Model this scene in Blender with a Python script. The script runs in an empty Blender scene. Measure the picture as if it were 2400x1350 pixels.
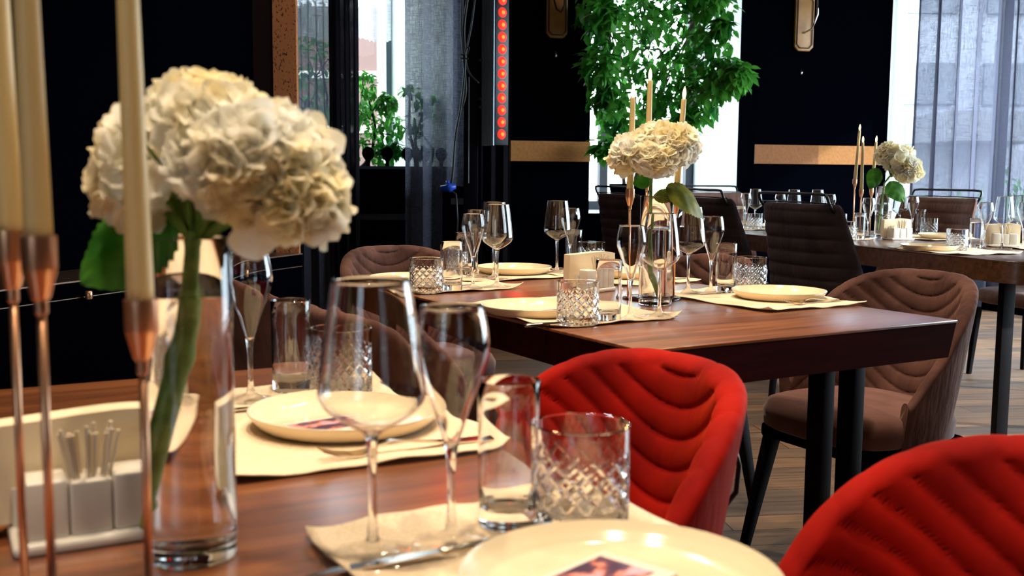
import bpy, bmesh, math, random
from mathutils import Vector, Matrix
PI = math.pi
sc = bpy.context.scene
COL = sc.collection
R = math.radians

# ------------------------------------------------------------------ camera
CAM_H = 1.065; FPX = 2500.0; PITCH = R(6.15); ROLL = R(0.45)
cam_d = bpy.data.cameras.new('camera'); cam = bpy.data.objects.new('camera', cam_d); COL.objects.link(cam)
cam_d.sensor_width = 36.0; cam_d.lens = 36.0 * FPX / 2400.0
cam_d.clip_start = 0.05; cam_d.clip_end = 200
fw = Vector((0, math.cos(PITCH), -math.sin(PITCH))); rt0 = Vector((1, 0, 0)); up0 = rt0.cross(fw)
rt = rt0 * math.cos(ROLL) + up0 * math.sin(ROLL); up = up0 * math.cos(ROLL) - rt0 * math.sin(ROLL)
cam.matrix_world = Matrix(((rt.x, up.x, -fw.x, 0), (rt.y, up.y, -fw.y, 0), (rt.z, up.z, -fw.z, CAM_H), (0, 0, 0, 1)))
cam_d.dof.use_dof = True; cam_d.dof.focus_distance = 3.3; cam_d.dof.aperture_fstop = 8.0
sc.camera = cam
sc.view_settings.view_transform = 'Standard'; sc.view_settings.look = 'None'
sc.view_settings.gamma = 1.0; sc.view_settings.exposure = 0.0; sc.view_settings.use_curve_mapping = False
cy = sc.cycles
cy.max_bounces = 14; cy.diffuse_bounces = 3; cy.glossy_bounces = 6; cy.transmission_bounces = 14; cy.transparent_max_bounces = 14
cy.sample_clamp_indirect = 6.0; cy.use_adaptive_sampling = True; cy.adaptive_threshold = 0.02
cy.caustics_reflective = True; cy.caustics_refractive = True; cy.blur_glossy = 0.4

# ------------------------------------------------------------------ world
w = bpy.data.worlds.new('sky'); sc.world = w; w.use_nodes = True
bg = w.node_tree.nodes['Background']; bg.inputs[0].default_value = (0.74, 0.90, 1.0, 1); bg.inputs[1].default_value = 14.0

# low sun through the tall window on the right
sd = bpy.data.lights.new('sun', 'SUN'); sd.energy = 6.0; sd.color = (.92, .96, 1.0); sd.angle = R(1.2)
so = bpy.data.objects.new('sun', sd); COL.objects.link(so)
so.rotation_euler = Vector((-.80, .22, -.50)).to_track_quat('-Z', 'Y').to_euler()

def lin(r, g, b):
    f = lambda c: ((c / 255 + 0.055) / 1.055) ** 2.4 if c > 10 else c / 255 / 12.92
    return (f(r), f(g), f(b), 1)

def at(px, py, Y):
    """world point at distance Y seen at that place of the photograph"""
    d = fw * FPX + rt * (px - 1200) - up * (py - 675)
    return Vector((0, 0, CAM_H)) + d * (Y / d.y)

# table frames: origin, turn
T1 = (0.126, 0.945, 28.5); T2 = (0.238, 1.891, 30.8); T3 = (1.87, 3.95, 19.0); BW = (-0.037, 7.6, 15.0)
def W(fr, u, v, z=0.0):
    a = R(fr[2]); c, s = math.cos(a), math.sin(a)
    return Vector((fr[0] + u * c - v * s, fr[1] + u * s + v * c, z))
TH = 0.75

# ------------------------------------------------------------------ ceiling lamps (light in their own builder below)

# ------------------------------------------------------------------ materials
def new_mat(name):
    m = bpy.data.materials.new(name); m.use_nodes = True
    return m, m.node_tree.nodes, m.node_tree.links, m.node_tree.nodes['Principled BSDF']
def pbr(name, col, rough=0.5, metal=0.0, **kw):
    m, n, l, b = new_mat(name)
    b.inputs['Base Color'].default_value = col if len(col) == 4 else (*col, 1)
    b.inputs['Roughness'].default_value = rough; b.inputs['Metallic'].default_value = metal
    for k, v in kw.items(): b.inputs[k.replace('_', ' ')].default_value = v
    return m
def noise_mat(name, c1, c2, scale=(1, 1, 1), nscale=5.0, rough=0.5, bump=0.0, detail=4, lo=0.35, hi=0.65, coords='Object', bscale=None, **kw):
    m, n, l, b = new_mat(name)
    tc = n.new('ShaderNodeTexCoord'); mp = n.new('ShaderNodeMapping'); mp.inputs['Scale'].default_value = scale
    l.new(tc.outputs[coords], mp.inputs[0])
    t = n.new('ShaderNodeTexNoise'); t.inputs['Scale'].default_value = nscale; t.inputs['Detail'].default_value = detail
    l.new(mp.outputs[0], t.inputs['Vector'])
    r = n.new('ShaderNodeValToRGB'); r.color_ramp.elements[0].position = lo; r.color_ramp.elements[1].position = hi
    r.color_ramp.elements[0].color = c1; r.color_ramp.elements[1].color = c2
    l.new(t.outputs[0], r.inputs[0]); l.new(r.outputs[0], b.inputs['Base Color'])
    b.inputs['Roughness'].default_value = rough
    for k, v in kw.items(): b.inputs[k.replace('_', ' ')].default_value = v
    if bump:
        bp = n.new('ShaderNodeBump'); bp.inputs['Strength'].default_value = bump; bp.inputs['Distance'].default_value = 0.01
        src = t
        if bscale:
            src = n.new('ShaderNodeTexNoise'); src.inputs['Scale'].default_value = bscale; src.inputs['Detail'].default_value = 3
            l.new(mp.outputs[0], src.inputs['Vector'])
        l.new(src.outputs[0], bp.inputs['Height']); l.new(bp.outputs[0], b.inputs['Normal'])
    return m
def glass(name, ior=1.47, col=(1, 1, 1, 1), rough=0.0):
    m, n, l, b = new_mat(name); n.remove(b)
    g = n.new('ShaderNodeBsdfGlass'); g.inputs['IOR'].default_value = ior; g.inputs['Color'].default_value = col
    g.inputs['Roughness'].default_value = rough
    l.new(g.outputs[0], n['Material Output'].inputs[0]); return m
def emit(name, col, s):
    m, n, l, b = new_mat(name)
    b.inputs['Base Color'].default_value = (0, 0, 0, 1)
    b.inputs['Emission Color'].default_value = (*col[:3], 1); b.inputs['Emission Strength'].default_value = s
    return m

M = {}
M['glass'] = glass('clear_glass', 1.5)
M['water'] = glass('water', 1.33)
M['ceramic'] = pbr('cream_ceramic', lin(236, 218, 184), 0.14, Coat_Weight=0.3, Coat_Roughness=0.05)
M['white_ceramic'] = pbr('white_ceramic', lin(225, 218, 205), 0.25)
M['linen'] = noise_mat('cream_linen', lin(226, 202, 168), lin(236, 214, 182), nscale=220, rough=0.85, bump=0.25, detail=2)
M['napkin'] = pbr('napkin_paper', lin(236, 216, 180), 0.9)
M['steel'] = pbr('cutlery_steel', (0.62, 0.56, 0.48), 0.16, 1.0)
M['copper'] = pbr('rose_gold_metal', lin(244, 186, 146), 0.30, .9)
M['wax'] = pbr('candle_wax', lin(224, 200, 140), 0.42, Subsurface_Weight=0.25, Subsurface_Radius=(0.02, 0.012, 0.005), Subsurface_Scale=0.3)
M['flame'] = emit('flame_bulb', (1.0, 0.62, 0.22), 9.0)
M['black_metal'] = pbr('black_metal', (0.004, 0.004, 0.006), 0.35, 0.0, Specular_IOR_Level=0.35)
M['post_black'] = pbr('matt_black_post', (0.002, 0.002, 0.005), 0.6, 0.0, Specular_IOR_Level=0.05)
M['base_disc'] = pbr('dark_base', (0.02, 0.006, 0.006), 0.12)
M['dark_leg'] = pbr('black_wood_leg', (0.004, 0.003, 0.004), 0.6, Specular_IOR_Level=0.12)
M['toothpick'] = pbr('toothpick_wood', lin(222, 204, 174), 0.7)
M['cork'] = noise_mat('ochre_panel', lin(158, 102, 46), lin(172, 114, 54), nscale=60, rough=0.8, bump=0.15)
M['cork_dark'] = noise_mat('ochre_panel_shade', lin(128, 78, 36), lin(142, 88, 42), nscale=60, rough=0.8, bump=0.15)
M['white_wall'] = pbr('white_plaster', (0.93, 0.96, 0.96), 0.8)
M['frame_grey'] = pbr('grey_window_frame', lin(110, 125, 140), 0.4)
M['frame_dark'] = pbr('dark_window_frame', lin(38, 42, 52), 0.4)
M['navy'] = pbr('black_navy_wall', (0.0007, 0.0009, 0.0022), 0.8, Specular_IOR_Level=0.0)
M['navy_gloss'] = pbr('black_gloss_panel', (0.0014, 0.0010, 0.0030), 0.10, Specular_IOR_Level=0.02)
M['maroon'] = pbr('dark_maroon', (0.010, 0.002, 0.003), 0.6, Specular_IOR_Level=0.2)
M['ceil'] = pbr('dark_ceiling', (0.03, 0.028, 0.03), 0.9)
M['stem'] = noise_mat('green_stem', lin(84, 128, 36), lin(140, 172, 78), nscale=60, rough=0.5, bump=0.3)
M['trunk'] = pbr('pale_trunk', lin(130, 108, 90), 0.8)
M['soil'] = pbr('soil', (0.02, 0.012, 0.008), 0.9)
M['alu'] = noise_mat('ribbed_aluminium', lin(120, 140, 156), lin(140, 160, 174), scale=(1, 1, 1), nscale=3, rough=0.4, Metallic=0.3)
M['led'] = emit('red_led', (1.0, 0.004, 0.002), 12.0)
M['led_core'] = emit('led_core', (1.0, 0.10, 0.01), 5.0)
M['led_ring'] = pbr('led_ring', (0.08, 0.004, 0.003), 0.3)
M['blue'] = pbr('blue_plastic', lin(24, 70, 190), 0.35)
M['cable'] = pbr('black_rubber', (0.01, 0.011, 0.014), 0.4)
M['brick'] = pbr('red_brick', (.12, .07, .06), .9)
M['tulle'] = None
M['chrome'] = pbr('chrome', (0.75, 0.75, 0.78), 0.08, 1.0)
M['brass_board'] = noise_mat('sconce_board', lin(150, 104, 48), lin(180, 128, 62), nscale=8, rough=0.45)
M['leather'] = pbr('dark_leather', (0.03, 0.008, 0.005), 0.4)
M['lamp_housing'] = pbr('lamp_housing', (0.01, 0.01, 0.01), 0.5)

def pane_mat():
    m, n, l, b = new_mat('window_glass'); n.remove(b)
    lw = n.new('ShaderNodeLayerWeight'); lw.inputs[0].default_value = .5
    pw = n.new('ShaderNodeMath'); pw.operation = 'POWER'; pw.inputs[1].default_value = 5; l.new(lw.outputs['Facing'], pw.inputs[0])
    fr = n.new('ShaderNodeMath'); fr.operation = 'MULTIPLY_ADD'; fr.inputs[1].default_value = .9; fr.inputs[2].default_value = .04; l.new(pw.outputs[0], fr.inputs[0])
    t = n.new('ShaderNodeBsdfTransparent'); g = n.new('ShaderNodeBsdfGlossy'); g.inputs['Roughness'].default_value = 0
    mx = n.new('ShaderNodeMixShader'); l.new(fr.outputs[0], mx.inputs[0]); l.new(t.outputs[0], mx.inputs[1]); l.new(g.outputs[0], mx.inputs[2])
    l.new(mx.outputs[0], n['Material Output'].inputs[0]); return m
M['pane'] = pane_mat()
def velvet(name, c1, c2, sheen, wrinkle=0.35, tint=None):
    m, n, l, b = new_mat(name)
    tc = n.new('ShaderNodeTexCoord')
    t = n.new('ShaderNodeTexNoise'); t.inputs['Scale'].default_value = 9; t.inputs['Detail'].default_value = 5
    l.new(tc.outputs['Object'], t.inputs['Vector'])
    r = n.new('ShaderNodeValToRGB'); r.color_ramp.elements[0].position = .35; r.color_ramp.elements[1].position = .68
    r.color_ramp.elements[0].color = c1; r.color_ramp.elements[1].color = c2
    l.new(t.outputs[0], r.inputs[0]); l.new(r.outputs[0], b.inputs['Base Color'])
    b.inputs['Roughness'].default_value = 0.85; b.inputs['Specular IOR Level'].default_value = 0.15
    b.inputs['Sheen Weight'].default_value = sheen; b.inputs['Sheen Roughness'].default_value = 0.45
    if tint: b.inputs['Sheen Tint'].default_value = tint
    mp = n.new('ShaderNodeMapping'); mp.inputs['Scale'].default_value = (38, 38, 7)
    l.new(tc.outputs['Object'], mp.inputs[0])
    w1 = n.new('ShaderNodeTexNoise'); w1.inputs['Scale'].default_value = 1.3; w1.inputs['Detail'].default_value = 2
    l.new(mp.outputs[0], w1.inputs['Vector'])
    bp = n.new('ShaderNodeBump'); bp.inputs['Strength'].default_value = wrinkle; bp.inputs['Distance'].default_value = 0.008
    l.new(w1.outputs[0], bp.inputs['Height']); l.new(bp.outputs[0], b.inputs['Normal'])
    return m
M['red'] = velvet('red_velvet', lin(126, 4, 1), lin(168, 17, 3), 0.30, 0.25, lin(255, 84, 20))
M['brown'] = velvet('brown_velvet', lin(66, 42, 37), lin(96, 66, 58), 0.28, 0.5, lin(200, 150, 130))
M['brown_seat'] = velvet('brown_seat_velvet', lin(108, 72, 64), lin(128, 90, 82), 0.3, 0.1)
M['red_seat'] = velvet('red_seat_velvet', lin(140, 8, 4), lin(180, 20, 8), 0.3, 0.1)
M['charcoal'] = velvet('dark_brown_velvet', lin(30, 23, 27), lin(46, 35, 39), 0.16, 0.6, lin(150, 130, 140))
M['tan'] = velvet('grey_brown_velvet', lin(96, 66, 58), lin(128, 96, 86), 0.25, 0.5)  # paler, greyer brown than the charcoal velvet

def wood(name, c1, c2, c3, rough=0.36, coat=1.0, sc_=(3.0, 42, 42)):
    m, n, l, b = new_mat(name)
    tc = n.new('ShaderNodeTexCoord'); mp = n.new('ShaderNodeMapping'); mp.inputs['Scale'].default_value = sc_
    l.new(tc.outputs['Object'], mp.inputs[0])
    t = n.new('ShaderNodeTexNoise'); t.inputs['Scale'].default_value = 1.0; t.inputs['Detail'].default_value = 8; t.inputs['Distortion'].default_value = 0.6
    l.new(mp.outputs[0], t.inputs['Vector'])
    r = n.new('ShaderNodeValToRGB'); e = r.color_ramp.elements
    e[0].position = .3; e[0].color = c1; e[1].position = .7; e[1].color = c3
    x = e.new(.5); x.color = c2
    l.new(t.outputs[0], r.inputs[0]); l.new(r.outputs[0], b.inputs['Base Color'])
    rr = n.new('ShaderNodeMapRange'); rr.inputs[3].default_value = rough - .06; rr.inputs[4].default_value = rough + .1
    l.new(t.outputs[0], rr.inputs[0]); l.new(rr.outputs[0], b.inputs['Roughness'])
    b.inputs['Coat Weight'].default_value = coat; b.inputs['Coat Roughness'].default_value = 0.24; b.inputs['Coat IOR'].default_value = 1.95; b.inputs['Specular IOR Level'].default_value = .5 if coat else .08
    bp = n.new('ShaderNodeBump'); bp.inputs['Strength'].default_value = .12; bp.inputs['Distance'].default_value = 0.002
    l.new(t.outputs[0], bp.inputs['Height']); l.new(bp.outputs[0], b.inputs['Normal'])
    return m
M['table_wood'] = wood('brown_table_wood', lin(98, 50, 20), lin(128, 70, 30), lin(154, 92, 42))
M['apron_wood'] = wood('red_brown_edge_wood', lin(38, 2, 5), lin(46, 5, 8), lin(58, 10, 9), 0.85, 0.0)
M['far_wood'] = wood('walnut_table_wood', lin(62, 36, 18), lin(84, 52, 28), lin(104, 66, 38))

def floor_mat():
    m, n, l, b = new_mat('plank_floor')
    tc = n.new('ShaderNodeTexCoord'); mp = n.new('ShaderNodeMapping'); mp.inputs['Rotation'].default_value = (0, 0, R(-8))
    l.new(tc.outputs['Object'], mp.inputs[0])
    br = n.new('ShaderNodeTexBrick'); br.inputs['Scale'].default_value = 1.0
    br.inputs['Brick Width'].default_value = 1.1; br.inputs['Row Height'].default_value = 0.13; br.inputs['Mortar Size'].default_value = 0.0018
    br.inputs['Color1'].default_value = lin(150, 118, 90); br.inputs['Color2'].default_value = lin(104, 90, 80); br.inputs['Mortar'].default_value = lin(18, 14, 12)
    l.new(mp.outputs[0], br.inputs['Vector'])
    mp2 = n.new('ShaderNodeMapping'); mp2.inputs['Scale'].default_value = (2, 26, 1); l.new(mp.outputs[0], mp2.inputs[0])
    t = n.new('ShaderNodeTexNoise'); t.inputs['Scale'].default_value = 1.5; t.inputs['Detail'].default_value = 6; l.new(mp2.outputs[0], t.inputs['Vector'])
    mx = n.new('ShaderNodeMix'); mx.data_type = 'RGBA'; mx.blend_type = 'MULTIPLY'; mx.inputs[0].default_value = .7
    r = n.new('ShaderNodeValToRGB'); r.color_ramp.elements[0].color = (.35, .33, .32, 1); r.color_ramp.elements[1].color = (1.1, 1.05, 1, 1)
    r.color_ramp.elements[0].position = .3; r.color_ramp.elements[1].position = .7
    l.new(t.outputs[0], r.inputs[0]); l.new(br.outputs[0], mx.inputs[6]); l.new(r.outputs[0], mx.inputs[7])
    l.new(mx.outputs[2], b.inputs['Base Color']); b.inputs['Roughness'].default_value = .42
    return m
M['floor'] = floor_mat()

def pitted():
    m, n, l, b = new_mat('pitted_ochre_plaster')
    tc = n.new('ShaderNodeTexCoord'); mp = n.new('ShaderNodeMapping'); mp.inputs['Scale'].default_value = (130, 130, 70); l.new(tc.outputs['Object'], mp.inputs[0])
    t = n.new('ShaderNodeTexNoise'); t.inputs['Scale'].default_value = 1; t.inputs['Detail'].default_value = 3; l.new(mp.outputs[0], t.inputs['Vector'])
    r = n.new('ShaderNodeValToRGB'); r.color_ramp.elements[0].position = .36; r.color_ramp.elements[1].position = .42
    r.color_ramp.elements[0].color = lin(70, 36, 18); r.color_ramp.elements[1].color = lin(176, 112, 66)
    l.new(t.outputs[0], r.inputs[0]); l.new(r.outputs[0], b.inputs['Base Color']); b.inputs['Roughness'].default_value = .8
    bp = n.new('ShaderNodeBump'); bp.inputs['Strength'].default_value = .5; bp.inputs['Distance'].default_value = .004
    l.new(r.outputs[0], bp.inputs['Height']); l.new(bp.outputs[0], b.inputs['Normal'])
    return m
M['pitted'] = pitted()

def sheer(name, col, lo, hi, weave=420, face=0.35):
    """thin woven cloth: part of the light passes between the threads"""
    m, n, l, b = new_mat(name); n.remove(b)
    tc = n.new('ShaderNodeTexCoord')
    def thread(scale):
        mp = n.new('ShaderNodeMapping'); mp.inputs['Scale'].default_value = scale; l.new(tc.outputs['Object'], mp.inputs[0])
        t = n.new('ShaderNodeTexNoise'); t.inputs['Scale'].default_value = 1; t.inputs['Detail'].default_value = 2; l.new(mp.outputs[0], t.inputs['Vector']); return t
    a = thread((weave, weave, weave * .04)); c = thread((weave * .04, weave * .04, weave))
    ad = n.new('ShaderNodeMath'); ad.operation = 'MAXIMUM'; l.new(a.outputs[0], ad.inputs[0]); l.new(c.outputs[0], ad.inputs[1])
    rg = n.new('ShaderNodeMapRange'); rg.inputs[1].default_value = .45; rg.inputs[2].default_value = .72
    rg.inputs[3].default_value = lo; rg.inputs[4].default_value = hi; l.new(ad.outputs[0], rg.inputs[0])
    lw = n.new('ShaderNodeLayerWeight'); lw.inputs[0].default_value = .35
    mu = n.new('ShaderNodeMath'); mu.operation = 'MULTIPLY_ADD'; mu.inputs[1].default_value = face; mu.use_clamp = True
    l.new(lw.outputs[1], mu.inputs[0]); l.new(rg.outputs[0], mu.inputs[2])
    tr = n.new('ShaderNodeBsdfTransparent'); d = n.new('ShaderNodeBsdfDiffuse'); d.inputs[0].default_value = col
    tl = n.new('ShaderNodeBsdfTranslucent'); tl.inputs[0].default_value = col
    m1 = n.new('ShaderNodeMixShader'); m1.inputs[0].default_value = .5; l.new(d.outputs[0], m1.inputs[1]); l.new(tl.outputs[0], m1.inputs[2])
    m2 = n.new('ShaderNodeMixShader'); l.new(mu.outputs[0], m2.inputs[0]); l.new(tr.outputs[0], m2.inputs[1]); l.new(m1.outputs[0], m2.inputs[2])
    l.new(m2.outputs[0], n['Material Output'].inputs[0]); return m
M['sheer'] = sheer('sheer_grey_cloth', lin(96, 98, 116), 0.71, .98, face=.28)
M['sheer_light'] = sheer('open_weave_grey_cloth', lin(96, 98, 114), 0.58, .97, face=.30)
M['sheer_dark'] = sheer('dense_grey_cloth', lin(34, 32, 38), 0.9, 1.0)
M['white_cloth'] = sheer('white_curtain_cloth', (.8, .86, .88, 1), .97, 1.0)
M['tulle'] = sheer('white_tulle', (.85, .88, .92, 1), 0.55, 0.85, 200)

def thin_leafy(name, c1, c2, nscale=6, trans=.35, rough=.5, spec=.3, coords='Object'):
    m, n, l, b = new_mat(name)
    tc = n.new('ShaderNodeTexCoord'); t = n.new('ShaderNodeTexNoise'); t.inputs['Scale'].default_value = nscale; t.inputs['Detail'].default_value = 3
    l.new(tc.outputs[coords], t.inputs['Vector'])
    r = n.new('ShaderNodeValToRGB'); r.color_ramp.elements[0].position = .38; r.color_ramp.elements[1].position = .62
    r.color_ramp.elements[0].color = c1; r.color_ramp.elements[1].color = c2; l.new(t.outputs[0], r.inputs[0])
    l.new(r.outputs[0], b.inputs['Base Color']); b.inputs['Roughness'].default_value = rough; b.inputs['Specular IOR Level'].default_value = spec
    tl = n.new('ShaderNodeBsdfTranslucent'); l.new(r.outputs[0], tl.inputs[0])
    mx = n.new('ShaderNodeMixShader'); mx.inputs[0].default_value = trans
    l.new(b.outputs[0], mx.inputs[1]); l.new(tl.outputs[0], mx.inputs[2]); l.new(mx.outputs[0], n['Material Output'].inputs[0]); return m
M['petal'] = thin_leafy('cream_petal', lin(254, 242, 200), lin(255, 253, 244), 16, .42, .7, .1)
M['ficus'] = thin_leafy('ficus_leaf', lin(34, 118, 38), lin(96, 176, 66), 5, .5, .4, .3)
M['leaf'] = thin_leafy('broad_green_leaf', lin(38, 92, 18), lin(70, 128, 34), 30, .3, .5)
M['leaf_yellow'] = thin_leafy('olive_leaf', lin(92, 104, 22), lin(134, 138, 40), 30, .35, .5)
M['hedge'] = thin_leafy('hedge', lin(60, 110, 60), lin(120, 170, 110), 3, .3)

def card_mat():
    m, n, l, b = new_mat('printed_card')
    tc = n.new('ShaderNodeTexCoord'); mp = n.new('ShaderNodeMapping'); l.new(tc.outputs['Object'], mp.inputs[0]); mp.inputs['Scale'].default_value = (22, 40, 1)
    t = n.new('ShaderNodeTexNoise'); t.inputs['Scale'].default_value = 1.2; t.inputs['Detail'].default_value = 3; l.new(mp.outputs[0], t.inputs['Vector'])
    r = n.new('ShaderNodeValToRGB'); e = r.color_ramp.elements
    e[0].position = .4; e[0].color = lin(66, 40, 72); e[1].position = .62; e[1].color = lin(200, 170, 190)
    x = e.new(.5); x.color = lin(96, 52, 80); x = e.new(.55); x.color = lin(226, 132, 104)
    l.new(t.outputs[0], r.inputs[0]); l.new(r.outputs[0], b.inputs['Base Color']); b.inputs['Roughness'].default_value = .3
    return m
M['print'] = card_mat()
M['card'] = pbr('card_paper', lin(232, 214, 200), .4)

# ------------------------------------------------------------------ mesh helpers
def mk(name, verts, faces, mat, parent=None, smooth=True, mats=None, fm=None):
    me = bpy.data.meshes.new(name); me.from_pydata([tuple(v) for v in verts], [], faces)
    if smooth: me.polygons.foreach_set('use_smooth', [True] * len(me.polygons))
    for mm in (mats or [mat]): me.materials.append(mm)
    if fm: me.polygons.foreach_set('material_index', fm)
    me.update()
    o = bpy.data.objects.new(name, me); COL.objects.link(o)
    if parent: o.parent = parent
    return o
class MB:
    def __init__(s): s.v = []; s.f = []
    def add(s, v, f):
        k = len(s.v); s.v += [tuple(x) for x in v]; s.f += [tuple(i + k for i in q) for q in f]; return s
    def box(s, x0, x1, y0, y1, z0, z1, mtx=None):
        v = [Vector((x, y, z)) for z in (z0, z1) for x, y in ((x0, y0), (x1, y0), (x1, y1), (x0, y1))]
        if mtx: v = [mtx @ q for q in v]
        return s.add(v, [(3, 2, 1, 0), (4, 5, 6, 7), (0, 1, 5, 4), (1, 2, 6, 5), (2, 3, 7, 6), (3, 0, 4, 7)])
    def tube(s, pts, r, seg=8, cap=True):
        pts = [Vector(p) for p in pts]; n = len(pts); rs = r if isinstance(r, (list, tuple)) else [r] * n
        k = len(s.v); prev = None
        for i, p in enumerate(pts):
            t = (pts[min(i + 1, n - 1)] - pts[max(i - 1, 0)]).normalized()
            if prev is None:
                a = t.cross(Vector((0, 0, 1))); a = a if a.length > .05 else t.cross(Vector((1, 0, 0)))
            else: a = prev - t * prev.dot(t)
            a.normalize(); prev = a; b = t.cross(a)
            for j in range(seg):
                q = 2 * PI * j / seg; s.v.append(tuple(p + (a * math.cos(q) + b * math.sin(q)) * rs[i]))
        for i in range(n - 1):
            for j in range(seg):
                j2 = (j + 1) % seg; s.f.append((k + i * seg + j, k + i * seg + j2, k + (i + 1) * seg + j2, k + (i + 1) * seg + j))
        if cap:
            s.f.append(tuple(k + j for j in range(seg))[::-1]); s.f.append(tuple(k + (n - 1) * seg + j for j in range(seg)))
        return s
    def build(s, name, mat, parent=None, smooth=False): return mk(name, s.v, s.f, mat, parent, smooth)
def autosmooth(o, deg=35):
    bm = bmesh.new(); bm.from_mesh(o.data)
    for e in bm.edges:
        if len(e.link_faces) == 2 and e.calc_face_angle(0) > R(deg): e.smooth = False
    for f in bm.faces: f.smooth = True
    bm.to_mesh(o.data); bm.free(); return o
def bevel(o, wd=.004, seg=2):
    bm = bmesh.new(); bm.from_mesh(o.data); bmesh.ops.recalc_face_normals(bm, faces=bm.faces)
    bmesh.ops.bevel(bm, geom=[e for e in bm.edges if e.calc_face_angle(0) > R(40)], offset=wd, segments=seg, affect='EDGES', profile=.5)
    bm.to_mesh(o.data); bm.free(); return autosmooth(o, 50)
def lathe(prof, seg=48, cx=0, cy=0):
    """prof: list of (r, z); returns verts, faces; r==0 collapses to a pole"""
    v, f, rings = [], [], []
    for r, z in prof:
        if r < 1e-7: rings.append([len(v)]); v.append((cx, cy, z))
        else:
            rings.append(list(range(len(v), len(v) + seg)))
            v += [(cx + r * math.cos(2 * PI * j / seg), cy + r * math.sin(2 * PI * j / seg), z) for j in range(seg)]
    for a, b in zip(rings, rings[1:]):
        for j in range(seg):
            j2 = (j + 1) % seg
            if len(a) == 1 and len(b) == 1: continue
            if len(a) == 1: f.append((a[0], b[j2], b[j]))
            elif len(b) == 1: f.append((a[j], a[j2], b[0]))
            else: f.append((a[j], a[j2], b[j2], b[j]))
    return v, f
def smoothprof(pts, n=6):
    """Catmull-Rom through the profile points"""
    out = []
    P = [pts[0]] + list(pts) + [pts[-1]]
    for i in range(1, len(P) - 2):
        p0, p1, p2, p3 = P[i - 1], P[i], P[i + 1], P[i + 2]
        for k in range(n):
            t = k / n
            out.append(tuple(max(0, .5 * (2 * p1[c] + (p2[c] - p0[c]) * t + (2 * p0[c] - 5 * p1[c] + 4 * p2[c] - p3[c]) * t * t + (3 * p1[c] - p0[c] - 3 * p2[c] + p3[c]) * t ** 3)) for c in (0, 1)))
    out.append(pts[-1]); return out

def tag(o, label, cat, group=None):
    o['label'] = label; o['category'] = cat
    if group: o['group'] = group
    return o
def thing(name, label, cat, loc=(0, 0, 0), rz=0, group=None):
    o = bpy.data.objects.new(name, None); COL.objects.link(o); o.empty_display_size = .05
    o.location = loc; o.rotation_euler = (0, 0, rz); return tag(o, label, cat, group)
def struct(o): o['kind'] = 'structure'; return o
USED = set()
def place(proto, loc, rz, label, group=None, scale=None, cat=None):
    """first call moves the prototype itself, later calls copy it with its parts"""
    if proto.name not in USED: USED.add(proto.name); r = proto
    else:
        r = proto.copy(); COL.objects.link(r)
        for ch in proto.children:
            c = ch.copy(); COL.objects.link(c); c.parent = r
            for g in ch.children:
                d = g.copy(); COL.objects.link(d); d.parent = c
    r.location = loc; r.rotation_euler = (0, 0, rz); r['label'] = label
    if scale: r.scale = (scale,) * 3
    if group: r['group'] = group
    return r

# ------------------------------------------------------------------ room shell
def fbox(name, fr, u0, u1, v0, v1, z0, z1, mat, parent=None):
    mb = MB(); v = [W(fr, u, vv, z) for z in (z0, z1) for u, vv in ((u0, v0), (u1, v0), (u1, v1), (u0, v1))]
    mb.add(v, [(3, 2, 1, 0), (4, 5, 6, 7), (0, 1, 5, 4), (1, 2, 6, 5), (2, 3, 7, 6), (3, 0, 4, 7)])
    return mb.build(name, mat, parent)
CEIL = 3.1
struct(MB().box(-5, 9, -4, 14, -.1, 0).build('floor', M['floor']))
struct(MB().box(-4.2, 4.8, -3.4, 9.0, CEIL, CEIL + .1).build('ceiling', M['ceil']))
# back wall: piers between the window niches
S = 0.77   # sill height of the middle niche
def wall(name, u0, u1, z0=0, z1=CEIL, mat='navy', v0=0, v1=.25): return struct(fbox(name, BW, u0, u1, v0, v1, z0, z1, M[mat]))
wall('wall_back', -4.4, -1.75)
wall('wall_back', -1.75, -.396, 0, .95)
wall('wall_back', -.396, -.02)
wall('wall_back', -.02, .600, v0=-.03)
wall('wall_back', .600, 1.905, 0, S)
wall('wall_back', 1.905, 3.035, v0=-.03)
wall('wall_back', 3.035, 4.95, 0, .62)
wall('wall_back', .600, 1.905, 2.85, CEIL); wall('wall_back', -1.75, -.396, 2.85, CEIL); wall('wall_back', 3.035, 4.95, 2.85, CEIL)
# reveals of the niches (white plaster) and their sills
struct(fbox('wall_reveal', BW, 1.905, 1.985, .25, 1.05, S - .05, 2.95, M['white_wall']))
struct(fbox('wall_reveal', BW, .52, .6, .25, 1.05, S - .05, 2.95, M['white_wall']))
struct(fbox('trim_1', BW, .6, 1.905, 0.02, 1.05, S - .05, S, M['frame_grey']))
mb = MB(); v = [W(BW, -.396, 0, .9), W(BW, -.673, 1.0, .9), W(BW, -.593, 1.02, .9), W(BW, -.316, .02, .9)]
v += [Vector((q.x, q.y, 2.95)) for q in v]; mb.add(v, [(3, 2, 1, 0), (4, 5, 6, 7), (0, 1, 5, 4), (1, 2, 6, 5), (2, 3, 7, 6), (3, 0, 4, 7)])
struct(mb.build('wall_reveal', M['white_wall']))
struct(fbox('wall_reveal', BW, -1.83, -1.75, .25, 1.0, .9, 2.95, M['white_wall']))
struct(fbox('trim_2', BW, -1.75, -.6, 0.25, 1.0, .9, .95, M['frame_grey']))
# ochre bands
def stripe(n, u0, u1, mat): struct(fbox(n, BW, u0, u1, -.045, -.03, 1.150, 1.292, M[mat]))
stripe('trim_3', -.005, .600, 'cork'); stripe('trim_4', 1.905, 2.434, 'cork_dark'); stripe('trim_5', 2.434, 3.035, 'cork')
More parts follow.
